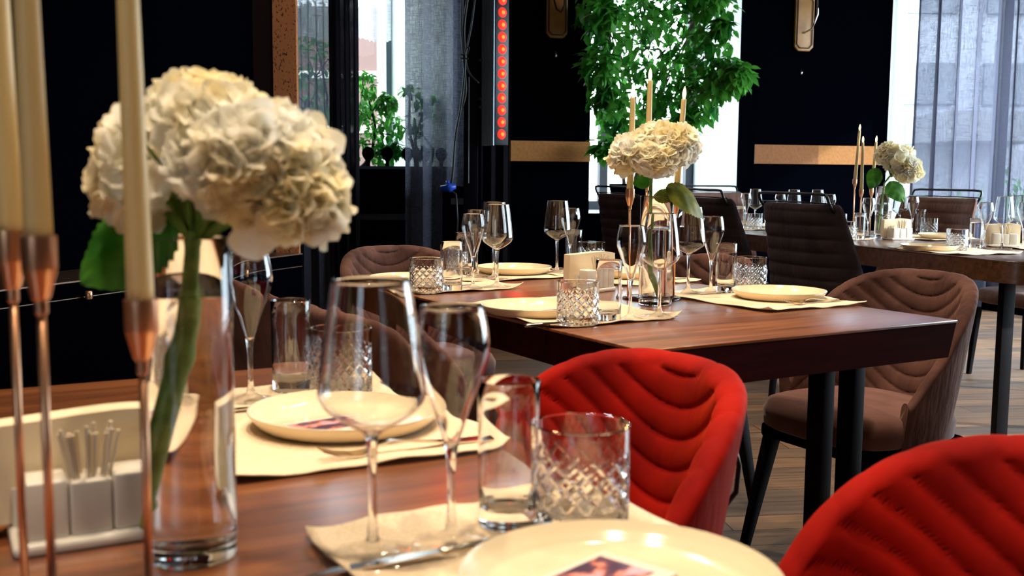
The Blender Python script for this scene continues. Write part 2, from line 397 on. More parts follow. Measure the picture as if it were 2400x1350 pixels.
# windows: frames and panes
def window(name, u0, u1, v, z0, z1, mull=(), trans=(), mat='frame_grey', wd=.06):
    mb = MB()
    def b(a, c, e, g):
        q = [W(BW, a, v, e), W(BW, c, v, e), W(BW, c, v + .07, e), W(BW, a, v + .07, e)]; q += [Vector((p.x, p.y, g)) for p in q]
        mb.add(q, [(3, 2, 1, 0), (4, 5, 6, 7), (0, 1, 5, 4), (1, 2, 6, 5), (2, 3, 7, 6), (3, 0, 4, 7)])
    b(u0, u0 + wd, z0, z1); b(u1 - wd, u1, z0, z1); b(u0, u1, z0, z0 + wd); b(u0, u1, z1 - wd, z1)
    for m_ in mull: b(m_ - wd / 2, m_ + wd / 2, z0, z1)
    for (t, h) in trans: b(u0, u1, t, t + h)
    o = struct(mb.build(name, M[mat]))
    g = fbox('window_pane', BW, u0 + wd / 2, u1 - wd / 2, v + .03, v + .036, z0 + wd / 2, z1 - wd / 2, M['pane'], o)
    return o
window('window_1', -1.75, -.645, 1.0, .95, 2.85, mat='frame_grey', wd=.07)
window('window_2', .60, 1.905, 1.05, S, 2.85, mull=(1.10,), trans=((2.50, .07),), mat='frame_dark', wd=.07)
window('window_3', 3.0, 4.95, .3, .62, 2.85, mull=(4.36,), mat='frame_dark', wd=.09)
# side and rear walls
LW = (-1.25, 5.2, -21.5)      # left wall frame: -v runs toward the camera
struct(fbox('wall_left', LW, -.2, 0, -7.6, 0, 0, CEIL, M['navy']))
struct(fbox('wall_left', (-1.25, 5.25, 17.0), -.15, 0, 0, 2.0, 0, CEIL, M['navy']))
struct(MB().box(-4.3, -4.2, -3.4, -1.7, 0, CEIL).build('wall_left', M['navy']))
# right wall with a tall window near the far table
struct(MB().box(4.7, 4.8, -3.4, 3.2, 0, CEIL).build('wall_right', M['navy']))
struct(MB().box(4.7, 4.8, 3.2, 8.2, 0, .5).build('wall_right', M['navy']))
struct(MB().box(4.7, 4.8, 3.2, 8.2, 2.8, CEIL).build('wall_right', M['navy']))
struct(MB().box(4.7, 4.8, 8.2, 9.4, 0, CEIL).build('wall_right', M['navy']))
f4 = MB()
for y in (3.2, 4.85, 6.5, 8.14): f4.box(4.72, 4.78, y, y + .06, .5, 2.8)
f4.box(4.72, 4.78, 3.2, 8.2, .5, .56); f4.box(4.72, 4.78, 3.2, 8.2, 2.74, 2.8)
f4 = struct(f4.build('window_4', M['frame_dark'])); MB().box(4.748, 4.752, 3.23, 8.17, .53, 2.77).build('window_pane', M['pane'], f4)
# rear wall (behind the camera) with two windows
def rear(x0, x1, z0, z1): struct(MB().box(x0, x1, -3.5, -3.4, z0, z1).build('wall_rear', M['navy']))
rear(-4.3, -2.6, 0, CEIL); rear(-2.6, -1.2, 0, .8); rear(-2.6, -1.2, 2.7, CEIL); rear(-1.2, 4.7, 0, CEIL)
for k, (x0, x1) in enumerate(((-2.6, -1.2),)):
    mb = MB().box(x0, x0 + .06, -3.48, -3.42, .8, 2.7).box(x1 - .06, x1, -3.48, -3.42, .8, 2.7).box(x0, x1, -3.48, -3.42, .8, .86).box(x0, x1, -3.48, -3.42, 2.64, 2.7)
    mb.box((x0 + x1) / 2 - .03, (x0 + x1) / 2 + .03, -3.48, -3.42, .8, 2.7)
    o = struct(mb.build('window_%d' % (5 + k), M['frame_dark'])); MB().box(x0 + .03, x1 - .03, -3.452, -3.448, .83, 2.67).build('window_pane', M['pane'], o)
v_, f_ = [], []  # unseen curtain added to dim the daylight from the rear window
for i in range(81):
    for z in (.6, 1.7, 2.8): v_.append((-2.7 + 1.6 * i / 80, -3.3 + .03 * math.sin(i * .9), z))
for i in range(80):
    for j in range(2): f_.append((i * 3 + j, i * 3 + 3 + j, i * 3 + 4 + j, i * 3 + 1 + j))
tag(mk('curtain', v_, f_, M['sheer_light']), 'added sheer grey curtain dimming the rear window, unseen behind the viewer', 'curtain')
# portals guide the daylight samples through the openings (they give no light of their own)
def portal(c, sx, sy, direction):
    d = bpy.data.lights.new('portal', 'AREA'); d.shape = 'RECTANGLE'; d.size = sx; d.size_y = sy; d.cycles.is_portal = True
    o = bpy.data.objects.new('daylight_portal', d); COL.objects.link(o); o.location = c
    o.rotation_euler = Vector(direction).to_track_quat('-Z', 'Y').to_euler()
a15 = R(15); inn = (math.sin(a15), -math.cos(a15), 0)
portal(W(BW, -1.18, 1.1, 1.9), 1.2, 1.95, inn); portal(W(BW, 1.25, 1.15, 1.82), 1.35, 2.1, inn); portal(W(BW, 4.0, .45, 1.75), 1.9, 2.3, inn)
portal((4.85, 5.7, 1.65), 5.0, 2.3, (-1, 0, 0)); portal((-1.9, -3.55, 1.75), 1.4, 1.9, (0, 1, 0))
# outside
struct(MB().box(-60, 60, -60, 90, -.3, -.12).build('ground_outside', pbr('pale_paving', (.45, .45, .44), .9)))

# column on the left with pitted ochre edge
struct(fbox('wall_column', (-1.25, 5.2, 3), -.12, .096, 0, .05, 0, CEIL, M['maroon']))
struct(fbox('trim_6', (-1.25, 5.2, 3), .096, .207, -.01, .05, 0, CEIL, M['pitted']))

# ------------------------------------------------------------------ outside things
o = thing('brick_building', 'pale pinkish brick building outside behind the left window', 'building', (0, 0, 0))
p0 = at(760, 300, 13.5); p1 = at(884, 300, 13.5)
mb = MB().box(p0.x - 1.0, p1.x, 13.5, 14.2, -.1, 3.1); mb.build('wall', M['brick'], o)
mb = MB()
for z in (2.22, 1.55): mb.box(p0.x - 1.01, p1.x + .01, 13.47, 13.52, z, z + .09)
mb.build('ledge', M['white_ceramic'], o)
o = thing('apartment_building', 'pale grey building with dark window bands behind the right curtain', 'building')
MB().box(5.2, 13.5, 16.4, 18, -.1, 6.5).build('wall', pbr('pale_facade', (.34, .36, .42), .8), o)
for z in (2.15, 3.5):
    for x in (5.6, 7.1, 8.6, 10.1, 11.6):
        MB().box(x, x + 1.05, 16.34, 16.42, z, z + .62).build('window', pbr('facade_window', (.16, .18, .22), .5), o)
MB().box(5.95, 7.6, 14.6, 16.4, 1.55, 1.95).box(6.55, 6.63, 14.7, 14.8, -.1, 2.9).build('canopy', pbr('grey_canopy', (.2, .21, .24), .7), o)

def leaf_shape(L, Wd, n=4, fold=.25, droop=.3, teeth=0):
    """leaf blade in local space: base at origin, along +Y"""
    v, f = [], []
    for i in range(n + 1):
        t = i / n; w_ = Wd * .5 * math.sin(PI * min(1, t ** .8)) ** .8 if 0 < t < 1 else .0001
        if teeth and 0 < t < 1 and i % 2: w_ *= .93
        y = L * t; z = -droop * L * t * t
        for s in (-1, -.5, 0, .5, 1): v.append((s * w_, y, z + abs(s) * w_ * fold))
    for i in range(n):
        for j in range(4): a = i * 5 + j; f.append((a, a + 1, a + 6, a + 5))
    return v, f
def scatter_leaves(mb, centers, count, L, rnd, leafn=3):
    for k in range(count):
        c, rad = rnd.choice(centers)
        while True:
            p = Vector((rnd.uniform(-1, 1), rnd.uniform(-1, 1), rnd.uniform(-1, 1)))
            if p.length < 1: break
        p = c + Vector((p.x * rad, p.y * rad * .9, p.z * rad))
        s = L * rnd.uniform(.65, 1.25)
        rot = Matrix.Rotation(rnd.uniform(0, 2 * PI), 3, 'Z') @ Matrix.Rotation(rnd.uniform(-1.3, .3), 3, 'X') @ Matrix.Rotation(rnd.uniform(-.7, .7), 3, 'Y')
        v, f = leaf_shape(s, s * .5, leafn, .2, .25)
        mb.add([p + rot @ Vector(q) for q in v], f)
rnd = random.Random(7)
# big ficus in the middle niche
def tree(label, base, clusters, n, L, trunks, potr, poth, name='ficus_tree', tops=1.6, trunk_mat='trunk', group=None):
    o = thing(name, label, 'plant', base)
    inv = -Vector(base)
    mb = MB()
    for k in range(trunks):
        c, rad = clusters[(k * 5) % len(clusters)]; q = c + inv
        a = 2 * PI * k / trunks; b0 = Vector((math.cos(a) * .05, math.sin(a) * .04, poth))
        mid = Vector((b0.x * 2.2 + q.x * .25, b0.y * 2, poth + (q.z - poth) * .5))
        mb.tube([b0, b0.lerp(mid, .5) + Vector((.01, 0, 0)), mid, mid.lerp(q, .5) + Vector((0, .02, .03)), q], [.014, .012, .010, .008, .004], 6)
    for c, rad in clusters:
        q = c + inv
        for _ in range(3):
            e = q + Vector((rnd.uniform(-1, 1), rnd.uniform(-1, 1), rnd.uniform(-1, 1))) * rad * .9
            mb.tube([q * .75 + Vector((0, 0, (poth + q.z) * .12)), q * .5 + e * .5, e], [.006, .004, .002], 5)
    mb.build('trunk', M[trunk_mat], o, True)
    mb = MB(); scatter_leaves(mb, [(c + inv, r) for c, r in clusters], n, L, rnd)
    mb.build('foliage', M['ficus'], o, True)
    v, f = lathe([(0, 0), (potr * .75, 0), (potr, poth), (potr * .93, poth), (potr * .9, poth - .03), (0, poth - .03)], 32)
    mk('pot', v, f, M['navy'], o); v, f = lathe([(0, poth - .02), (potr * .9, poth - .02)], 24); mk('soil', v, f, M['soil'], o)
    return o
YP = 7.78
cl = [(1430, 60, 7.5, .20), (1405, 150, 7.45, .13), (1425, 230, 7.5, .14), (1500, 30, 8.0, .25), (1560, 90, 7.9, .28), (1640, 40, 7.8, .26), (1650, 130, 7.75, .22),
      (1695, 180, 7.55, .15), (1735, 172, 7.45, .08), (1640, 230, 7.75, .16), (1570, 180, 8.0, .22), (1480, 150, 7.9, .24), (1450, 290, 7.8, .14), (1610, 285, 7.8, .09),
      (1400, 20, 7.45, .15), (1520, -40, 7.9, .3), (1540, 250, 8.0, .16), (1660, -10, 7.7, .15), (1690, 60, 7.6, .06), (1420, 345, 7.5, .07)]
base = at(1475, 500, 8.15); base.z = S
tree('large leafy green ficus in the bright middle window, beside the white wall', base, [(at(a, b, c), r) for a, b, c, r in cl], 3600, .092, 7, .16, .22)
cl = [(850, 200, 8.05, .12), (870, 260, 8.05, .16), (860, 330, 8.0, .15), (910, 300, 8.0, .13), (905, 240, 8.0, .08), (895, 360, 8.0, .1), (840, 260, 8.1, .12), (925, 350, 8.0, .06)]
base = at(845, 400, 8.02); base.z = .95
tree('small leafy green ficus in the gap between the two grey curtains', base, [(at(a, b, c), r) for a, b, c, r in cl], 1000, .055, 4, .1, .14, trunk_mat='soil')
cl = [(730, 60, 8.1, .2), (740, 150, 8.1, .2), (720, 230, 8.1, .18), (760, 280, 8.1, .14)]
base = at(735, 400, 8.12); base.z = .95
tree('dark ficus seen through the left sheer curtain', base, [(at(a, b, c), r) for a, b, c, r in cl], 500, .06, 4, .1, .14, trunk_mat='soil')
cl = [(965, 300, 7.7, .10), (1000, 250, 7.7, .09), (960, 210, 7.7, .07), (985, 350, 7.7, .06)]
base = at(985, 400, 7.7); base.z = .95
tree('spindly plant seen as a shadow through the grey curtain beside the light stand', base, [(at(a, b, c), r) for a, b, c, r in cl], 90, .075, 3, .07, .12, trunk_mat='soil')
# hedges outside
mb = MB(); hc = [(Vector((x, 11.0 + .3 * math.sin(x * 5), .35 + .15 * math.sin(x * 3))), .42) for x in [.4 + .35 * i for i in range(9)]]
scatter_leaves(mb, hc, 900, .1, rnd, 2); tag(mb.build('hedge', M['hedge'], None, True), 'pale green hedge outside below the middle window', 'hedge')
mb = MB(); hc = [(Vector((x, 12.6, .55 + .2 * math.sin(x * 2.3))), .5) for x in [3.6 + .4 * i for i in range(10)]]
scatter_leaves(mb, hc, 900, .12, rnd, 2); tag(mb.build('hedge', M['hedge'], None, True), 'pale green shrubs outside behind the right curtain', 'hedge')

# dark screen with spoon shaped finials in front of the left window
o = thing('planter_screen', 'dark navy screen with spoon-shaped finials below the left window', 'screen', (0, 0, 0))
fbox('panel', BW, -1.75, -.30, -.06, -.02, 0, 1.085, M['navy'], o)
fbox('top_rail', BW, -1.75, -.30, -.07, -.01, 1.085, 1.105, pbr('blue_grey_rail', (.02, .035, .06), .4), o)
fbox('lower_rail', BW, -1.75, -.30, -.08, -.06, .74, .78, pbr('blue_grey_rail2', (.01, .02, .035), .3), o)
for px in (861, 905, 952, 992, 1030, 815, 770):
    c = at(px, 366, 7.35); c2 = at(px, 366, 1)
    k = (px - 1200) / 2500; s_ = (k * 7.6 + .037) / (.966 - k * .259)
    q = W(BW, s_, -.045, 1.19)
    rr = 12 if px != 1030 else 10
    v = []; f = []
    n = 24
    for side, dy in ((0, -.012), (1, .012)):
        for j in range(n):
            a = 2 * PI * j / n; x = math.sin(a) * .041; z = math.cos(a) * .045
            if z < 0: x *= 1 - .5 * (z / -.045) ** 1.5; z *= 1.35
            v.append((q.x + x * math.cos(a15) - dy * math.sin(a15) * 0, q.y + x * math.sin(a15) + dy, q.z + z))
    f = [tuple(range(n)), tuple(range(2 * n - 1, n - 1, -1))] + [(j, j + n, (j + 1) % n + n, (j + 1) % n) for j in range(n)]
    mb = MB(); mb.add(v, f); mb.tube([(q.x, q.y, 1.14), (q.x, q.y, 1.10)], .014, 8)
    mb.build('finial', M['navy'], o, False)

# ------------------------------------------------------------------ curtains
def curtain(name, label, u0, u1, v, z0, z1, folds, amp, mat, wob=0.0, group=None, seed=1):
    rn = random.Random(seed); n = int(folds * 14); v_, f_ = [], []
    ph = [rn.uniform(-.5, .5) for _ in range(int(folds) + 3)]
    zs = [z0 + (z1 - z0) * k / 14 for k in range(15)]
    for i in range(n + 1):
        t = i / n; ft = t * folds; k = int(ft); a = ph[k] * (1 - (ft - k)) + ph[k + 1] * (ft - k)
        for zz in zs:
            top = (zz - z0) / (z1 - z0); am = amp * (1.0 - .25 * top) * (1 + a * .7)
            vv = v + am * math.sin(2 * PI * ft + a) + .3 * am * math.sin(5.3 * ft + 2 * a)
            uu = u0 + (u1 - u0) * t + .35 * am * math.sin(4 * PI * ft + a * 2) + wob * (1 - top)
            v_.append(W(BW, uu, vv, zz))
    m_ = len(zs)
    for i in range(n):
        for j in range(m_ - 1): a = i * m_ + j; f_.append((a, a + m_, a + m_ + 1, a + 1))
    return tag(mk(name, v_, f_, M[mat]), label, 'curtain', group)
curtain('curtain', 'sheer grey curtain at far left of the window beside the ochre column', -1.62, -1.22, -.22, .02, 2.95, 4, .035, 'sheer', seed=3)
curtain('curtain', 'dense black folded curtain edge left of the small ficus', -1.27, -1.085, -.24, .02, 2.95, 3, .035, 'sheer_dark', seed=5)
curtain('curtain', 'sheer grey curtain between the small ficus and the light stand', -.765, -.27, -.22, .02, 2.95, 3.2, .03, 'sheer_light', seed=8)
curtain('curtain', 'narrow dark brown curtain hanging below the red light bar', -.24, -.03, -.20, .02, 2.95, 2.5, .03, 'sheer_dark', seed=9)
curtain('white_curtain', 'narrow white inner curtain between the black pier and the right window', 3.02, 3.22, .05, .62, 2.9, 2, .012, 'white_cloth', seed=21)
curtain('curtain', 'long sheer grey curtain over the window on the right', 3.17, 4.75, -.18, .02, 2.95, 9, .07, 'sheer', seed=12)
# white tulle blind with lace hem at the top of the left window
mb = MB(); n = 60
v_, f_ = [], []
for i in range(n + 1):
    t = i / n; uu = -1.60 + .86 * t
    hem = 2.0 + .03 * abs(math.sin(t * 7)) + .008 * math.sin(t * 160)
    for k in range(9):
        zz = hem + (2.9 - hem) * k / 8; v_.append(W(BW, uu, .55 + .02 * math.sin(t * 40) * (1 + k / 8), zz))
for i in range(n):
    for j in range(8): a = i * 9 + j; f_.append((a, a + 9, a + 10, a + 1))
tag(mk('tulle_blind', v_, f_, M['tulle']), 'white tulle blind with lace hem above the small ficus', 'blind')

# ------------------------------------------------------------------ light stand, LED bar, cables
X0 = -.267; YS = 6.8
o = thing('light_stand', 'tall black metal post holding the red light bar', 'stand', (X0, YS, 0))
bevel(MB().box(-.045, .045, -.03, .03, .03, 3.0).build('post', M['post_black'], o), .004)
MB().box(-.22, .22, -.03, .03, 0, .03).box(-.03, .03, -.22, .10, 0, .03).build('foot', M['black_metal'], o)
for z in (1.47, 1.52, 1.76): MB().box(.04, .14, -.012, .012, z, z + .014).build('bracket', M['black_metal'], o)
MB().tube([(-.012, -.035, 1.66), (-.012, -.035, 1.0)], .003, 6).build('edge_strip', M['frame_grey'], o)
o = thing('led_bar', 'vertical aluminium light bar with a row of round red lamps', 'light', (-.112, 6.78, 0), R(37))
h0, h1 = 1.235, 2.45
hb = bevel(MB().box(-.055, .055, -.065, .065, h0, h1).build('housing', M['black_metal'], o), .006)
mb = MB()
for k in range(6): mb.box(-.062, -.055, -.062 + k * .021, -.062 + k * .021 + .014, h0, h1)
mb.build('side_ribs', M['alu'], o)
k = 0
for i in range(16):
    z = 1.305 + i * .0745
    if z > h1 - .03: break
    v, f = lathe([(0, .012), (.012, .010), (.024, .004), (.030, 0)], 24)
    mt = Matrix.Translation((0, -.066, z)) @ Matrix.Rotation(R(90), 4, 'X')
    L_ = mk('lamp_lens', [mt @ Vector(q) for q in v], f, M['led'], o)
    v, f = lathe([(0, .0165), (.006, .015), (.011, .0125), (.0115, .0105)], 16)
    mk('lamp_core', [mt @ Vector(q) for q in v], f, M['led_core'], L_)
def cable(label, pts, r):
    # smooth the control points
    P = [Vector(p) for p in pts]; out = []
    Q = [P[0]] + P + [P[-1]]
    for i in range(1, len(Q) - 2):
        for k in range(6):
            t = k / 6; out.append(.5 * (2 * Q[i] + (Q[i + 1] - Q[i - 1]) * t + (2 * Q[i - 1] - 5 * Q[i] + 4 * Q[i + 1] - Q[i + 2]) * t * t + (3 * Q[i] - Q[i - 1] - 3 * Q[i + 1] + Q[i + 2]) * t ** 3))
    out.append(P[-1]); mb = MB().tube(out, r, 8)
    return tag(mb.build('cable', M['cable'], None, True), label, 'cable', 'cables on the light stand')
A_ = lambda x, y, d=6.7: at(x, y, d)
cable('black cable running down to the blue connector beside the light stand', [A_(1102, -40), A_(1088, 60), A_(1090, 150), A_(1082, 240), A_(1068, 320), A_(1062, 400), A_(1058, 432)], .0085)
cable('black cable bundled tight against the post, tied near its middle', [A_(1085, -40), A_(1082, 60), A_(1086, 130), A_(1092, 210), A_(1084, 250)], .007)
cable('thin black cable crossing from the tie towards the light bar', [A_(1118, -40), A_(1105, 60), A_(1092, 130), A_(1100, 170), A_(1122, 195)], .006)
cable('black cable looped around the tied bundle', [A_(1094, 130, 6.68), A_(1100, 112, 6.66), A_(1092, 114, 6.66), A_(1088, 128, 6.67), A_(1080, 128, 6.67), A_(1082, 137, 6.67), A_(1098, 137, 6.67)], .004)
q = A_(1050, 440)
o = thing('cable_connector', 'bright blue cable connector hanging beside the light stand', 'connector', q)
v, f = lathe([(0, -.045), (.02, -.045), (.022, -.01), (.03, 0), (.03, .02), (.02, .03), (.014, .05), (0, .05)], 20)
mt = Matrix.Rotation(R(80), 4, 'Y'); mk('body', [mt @ Vector(p) for p in v], f, M['blue'], o)
mk('collar', *lathe([(.012, .0), (.015, .012), (.012, .045), (.008, .046)], 16), M['blue'], o)
MB().tube([(.02, 0, -.02), (.05, 0, -.04), (.06, 0, -.2), (.05, 0, -.45)], .006).build('lead', M['cable'], o, True)
p = at(1080, 440, 7.0)
o = thing('equipment_case', 'black box standing behind the light stand', 'case', (p.x, 7.02, 0))
bevel(MB().box(-.115, .11, -.1, .1, 0.01, .975).build('body', M['navy'], o), .008); MB().box(-.06, .06, -.108, -.1, .86, .9).build('handle', M['black_metal'], o)

# ------------------------------------------------------------------ wall sconces
def sconce(label, u, zb, chrome, lamp):
    p = W(BW, u, -.047, zb)
    o = thing('wall_sconce', label, 'lamp', p, R(15))
    def outline(hw, H, c):
        return [(-hw + c, 0), (hw - c, 0), (hw, c), (hw, H - c), (hw - c, H), (-hw + c, H), (-hw, H - c), (-hw, c)]
    ol = outline(.078, .42, .03); n = len(ol)
    v = [(x, .012, z) for x, z in ol] + [(x, -.012, z) for x, z in ol]
    f = [tuple(range(n)), tuple(range(2 * n - 1, n - 1, -1))] + [(j, (j + 1) % n, (j + 1) % n + n, j + n) for j in range(n)]
    b = mk('board', v, f, M['brass_board'], o, False); bevel(b, .006, 3)
    pts = [(x * .8, -.018, .021 + z * .88) for x, z in ol]; MB().tube(pts + [pts[0]], .004, 6).build('inlay', M['leather'], o, True)
    if chrome: pts = [(.055, -.03, .50), (.062, -.08, .38), (.058, -.09, .26), (.03, -.07, .16), (-.01, -.02, .13)]
    else: pts = [(-.035, -.02, .40), (-.038, -.05, .26), (-.02, -.06, .19), (.01, -.06, .17), (.04, -.05, .22), (.052, -.02, .42)]
    MB().tube(pts, .007, 8).build('arm', M['chrome'] if chrome else M['leather'], o, True)
    v, f = lathe([(.0, .5), (.05, .5), (.055, .515), (.03, .6), (.012, .62), (0, .62)], 24); mk('lamp_shade', v, f, M['brass_board'], o)
    d = bpy.data.lights.new('sconce_bulb', 'POINT'); d.energy = lamp; d.color = (1, .6, .25); d.shadow_soft_size = .02
    l_ = bpy.data.objects.new('sconce_bulb', d); COL.objects.link(l_); l_.parent = o; l_.location = (0, -.09, .46)
sconce('ochre wooden wall sconce with leather loop on the pier right of the light bar', .335, 2.01, False, .3)
sconce('dim ochre wall sconce with chrome arm on the pier left of the right curtain', 2.27, 1.99, True, .04)
def hook(u, z, label):
    p = W(BW, u, -.032, z); o = thing('wall_hook', label, 'hook', p, R(15))
    v, f = lathe([(0, -.025), (.010, -.018), (.012, -.004), (.007, .006), (.004, .022), (0, .022)], 12); mk('knob', v, f, M['chrome'], o)
hook(.335, 1.90, 'tiny metal knob below the sconce with the leather loop'); hook(2.27, 1.84, 'tiny pale knob below the sconce with the chrome arm')

# ------------------------------------------------------------------ sideboard on the left
SB = (-.92, 5.07, -21.5)
o = thing('sideboard', 'long black sideboard with copper knobs along the left wall', 'sideboard', W(SB, 0, -1.5, 0), R(-21.5))
bevel(MB().box(-.31, 0, -2.3, 1.35, .02, .685).build('body', M['navy'], o), .003)
MB().box(-.31, .004, -2.3, 1.35, .683, .688).build('top_edge', pbr('thin_metal_line', (.35, .22, .17), .3, 1.0), o)
MB().box(.0, .003, -2.3, 1.35, .627, .630).build('drawer_line', pbr('thin_metal_line2', (.35, .25, .2), .3, 1.0), o)
for y in (-.72, -.02, .72, -1.5):
    d = MB().box(.0, .012, y - .33, y + .33, .632, .680).build('drawer', M['navy'], o)
    v, f = lathe([(0, 0), (.011, 0), (.012, .002), (.012, .026), (.010, .028), (0, .028)], 20)
    mk('knob', [(q[0] + .022, q[1] + y * 1.0 + (.16 if y > 0 else .0), q[2] + .622) for q in v], f, M['copper'], d)

# ------------------------------------------------------------------ ceiling lamps
def downlight(x, y, e, label, col=(1, .80, .58), size=.09):
    o = thing('ceiling_light', label, 'lamp', (x, y, CEIL), 0, 'downlights in the dark ceiling')
    v, f = lathe([(.055, -.004), (.075, -.006), (.08, 0), (.05, 0)], 24); mk('trim_ring', v, f, M['lamp_housing'], o)
    d = bpy.data.lights.new('downlight', 'AREA'); d.shape = 'DISK'; d.size = size; d.energy = e; d.color = col; d.spread = R(110)
    l_ = bpy.data.objects.new('downlight_lamp', d); COL.objects.link(l_); l_.parent = o; l_.location = (0, 0, -.01)
DL = 'small round warm downlight in the dark ceiling above the tables'
for x, y, e in ((-.55, .55, 10), (.15, .35, 10), (-.25, 1.35, 11), (.45, 1.3, 7), (-.25, 2.6, 12), (.55, 2.4, 12), (.1, 3.5, 12), (.95, 3.3, 9), (1.9, 4.9, 3), (1.6, 6.2, 3), (.3, 5.6, 3), (-.6, 4.75, 6)):  # the last one is an added lamp, unseen, to brighten the ochre column
    downlight(x, y, e, DL)

# ------------------------------------------------------------------ tables
def table(name, label, fr, u0, u1, v0, v1, apron, legs, topmat, edgemat, round_=0.0):
    o = thing(name, label, 'table', (fr[0], fr[1], 0), R(fr[2]))
    def slab(a, b, c, d, z0, z1, rad):
        pts = []
        if rad:
            for cx, cy_, st in ((b - rad, c + rad, -90), (b - rad, d - rad, 0), (a + rad, d - rad, 90), (a + rad, c + rad, 180)):
                for k in range(7): q = R(st + 15 * k); pts.append((cx + rad * math.cos(q), cy_ + rad * math.sin(q)))
        else: pts = [(a, c), (b, c), (b, d), (a, d)]
        n = len(pts); v = [(x, y, z0) for x, y in pts] + [(x, y, z1) for x, y in pts]
        f = [tuple(range(n))[::-1], tuple(range(n, 2 * n))] + [(j, (j + 1) % n, (j + 1) % n + n, j + n) for j in range(n)]
        return v, f
    v, f = slab(u0, u1, v0, v1, TH - .006, TH, round_)
    bevel(mk('tabletop', v, f, topmat, o, False), .0015, 2)
    v, f = slab(u0 + .0015, u1 - .0015, v0 + .0015, v1 - .0015, TH - apron, TH - .006, round_)
    v2 = [(x + (.022 if x < (u0 + u1) / 2 else -.022) * (z < TH - .05), y + (.0 if y < (v0 + v1) / 2 else -.0), z) for x, y, z in v] if not round_ else v
    autosmooth(mk('apron', v2, f, edgemat, o, False), 30)
    for (a, b, s1, s2) in legs:
        bevel(MB().box(a - s1, a + s1, b - s2, b + s2, 0, TH - apron).build('leg', M['dark_leg'], o), .003)
    return o
table('dining_table', 'near brown wooden table with the large hydrangea vase', T1, -.87, 0, -.585, .905, .08, [(-.8, -.5, .028, .028), (-.8, .82, .028, .028), (-.08, -.5, .028, .028), (-.08, .82, .028, .028)], M['table_wood'], M['apron_wood'])
table('dining_table', 'middle brown wooden table with a dark red-brown edge', T2, 0, .87, 0, 1.49, .082, [(.1, .2, .028, .028), (.1, 1.29, .028, .028), (.68, .21, .019, .024), (.78, .21, .019, .024), (.77, 1.29, .028, .028)], M['table_wood'], M['apron_wood'])
table('dining_table', 'far long walnut table with rounded corners by the windows', T3, 0, .92, 0, 2.9, .085, [(.16, .2, .03, .015), (.76, .2, .03, .015), (.16, 2.7, .03, .015), (.76, 2.7, .03, .015)], M['far_wood'], M['far_wood'], .1)

# ------------------------------------------------------------------ table ware prototypes
def glass_parts(proto, parts, seg=48):
    for nm, prof in parts: 
        v, f = lathe(prof, seg); mk(nm, v, f, M['glass'], proto)
# wine glass: closed surface cut into foot+stem / bowl at one ring
def stem_glass(name, cat, foot_r, stem_r, join_z, outer, thick, rim):
    o = thing(name, '', cat)
    foot = [(0, 0), (foot_r * .96, 0), (foot_r, .0010), (foot_r * .97, .0020), (foot_r * .7, .0032), (foot_r * .4, .006), (foot_r * .2, .011), (stem_r * 1.25, .020), (stem_r, .032), (stem_r, join_z - .02)]
    cut = foot.index((foot_r * .2, .011))
    v, f = lathe(foot[:cut + 1], 48); mk('foot', v, f, M['pane'], o)
    v, f = lathe(foot[cut:] + [(stem_r * 1.25, join_z - .006)], 32); mk('stem', v, f, M['glass'], o)
    ou = smoothprof([(stem_r * 1.25, join_z - .006)] + outer, 6)
    inn_ = []
    for r_, z_ in reversed(ou):
        if z_ > join_z + .004: inn_.append((max(r_ - thick, 0), z_))
    prof = ou[:-1] + [(outer[-1][0], outer[-1][1] - .0006), (outer[-1][0] - thick * .3, outer[-1][1]), (outer[-1][0] - thick * .8, outer[-1][1])] + inn_[1:] + [(0, join_z + .004)]
    v, f = lathe(prof, 64); mk('bowl', v, f, M['glass'], o)
    return o
wine = stem_glass('wine_glass', 'glass', .042, .0036, .100, [(.007, .104), (.022, .113), (.037, .124), (.0428, .134), (.0425, .145), (.0385, .180), (.0345, .206), (.0310, .228)], .0011, 0)
flute = stem_glass('champagne_flute', 'glass', .033, .0034, .080, [(.0062, .086), (.0105, .100), (.0165, .118), (.0240, .138), (.0298, .156), (.0318, .168), (.0302, .184), (.0262, .203)], .0011, 0)
def straight_glass(name, label, r0, r1, H, base, thick, seg=56):
    o = thing(name, label, 'glass')
    prof = [(0, .0012), (r0 * .7, .0012), (r0 * .85, 0), (r0 * .96, .0008), (r0, .003)] + [(r0 + (r1 - r0) * k / 5, .003 + (H - .004) * k / 5) for k in range(1, 6)]
    prof += [(r1 - thick * .35, H), (r1 - thick * .75, H - .0003)] + [(r1 - thick + (r0 - r1) * k / 5, H - .001 - (H - base - .003) * k / 5) for k in range(0, 6)] + [(r0 - thick * 2.2, base + .0006), (0, base)]
    v, f = lathe(prof, seg); mk('tumbler_body', v, f, M['glass'], o); return o
tall = straight_glass('highball_glass', '', .0265, .0280, .131, .016, .0014)
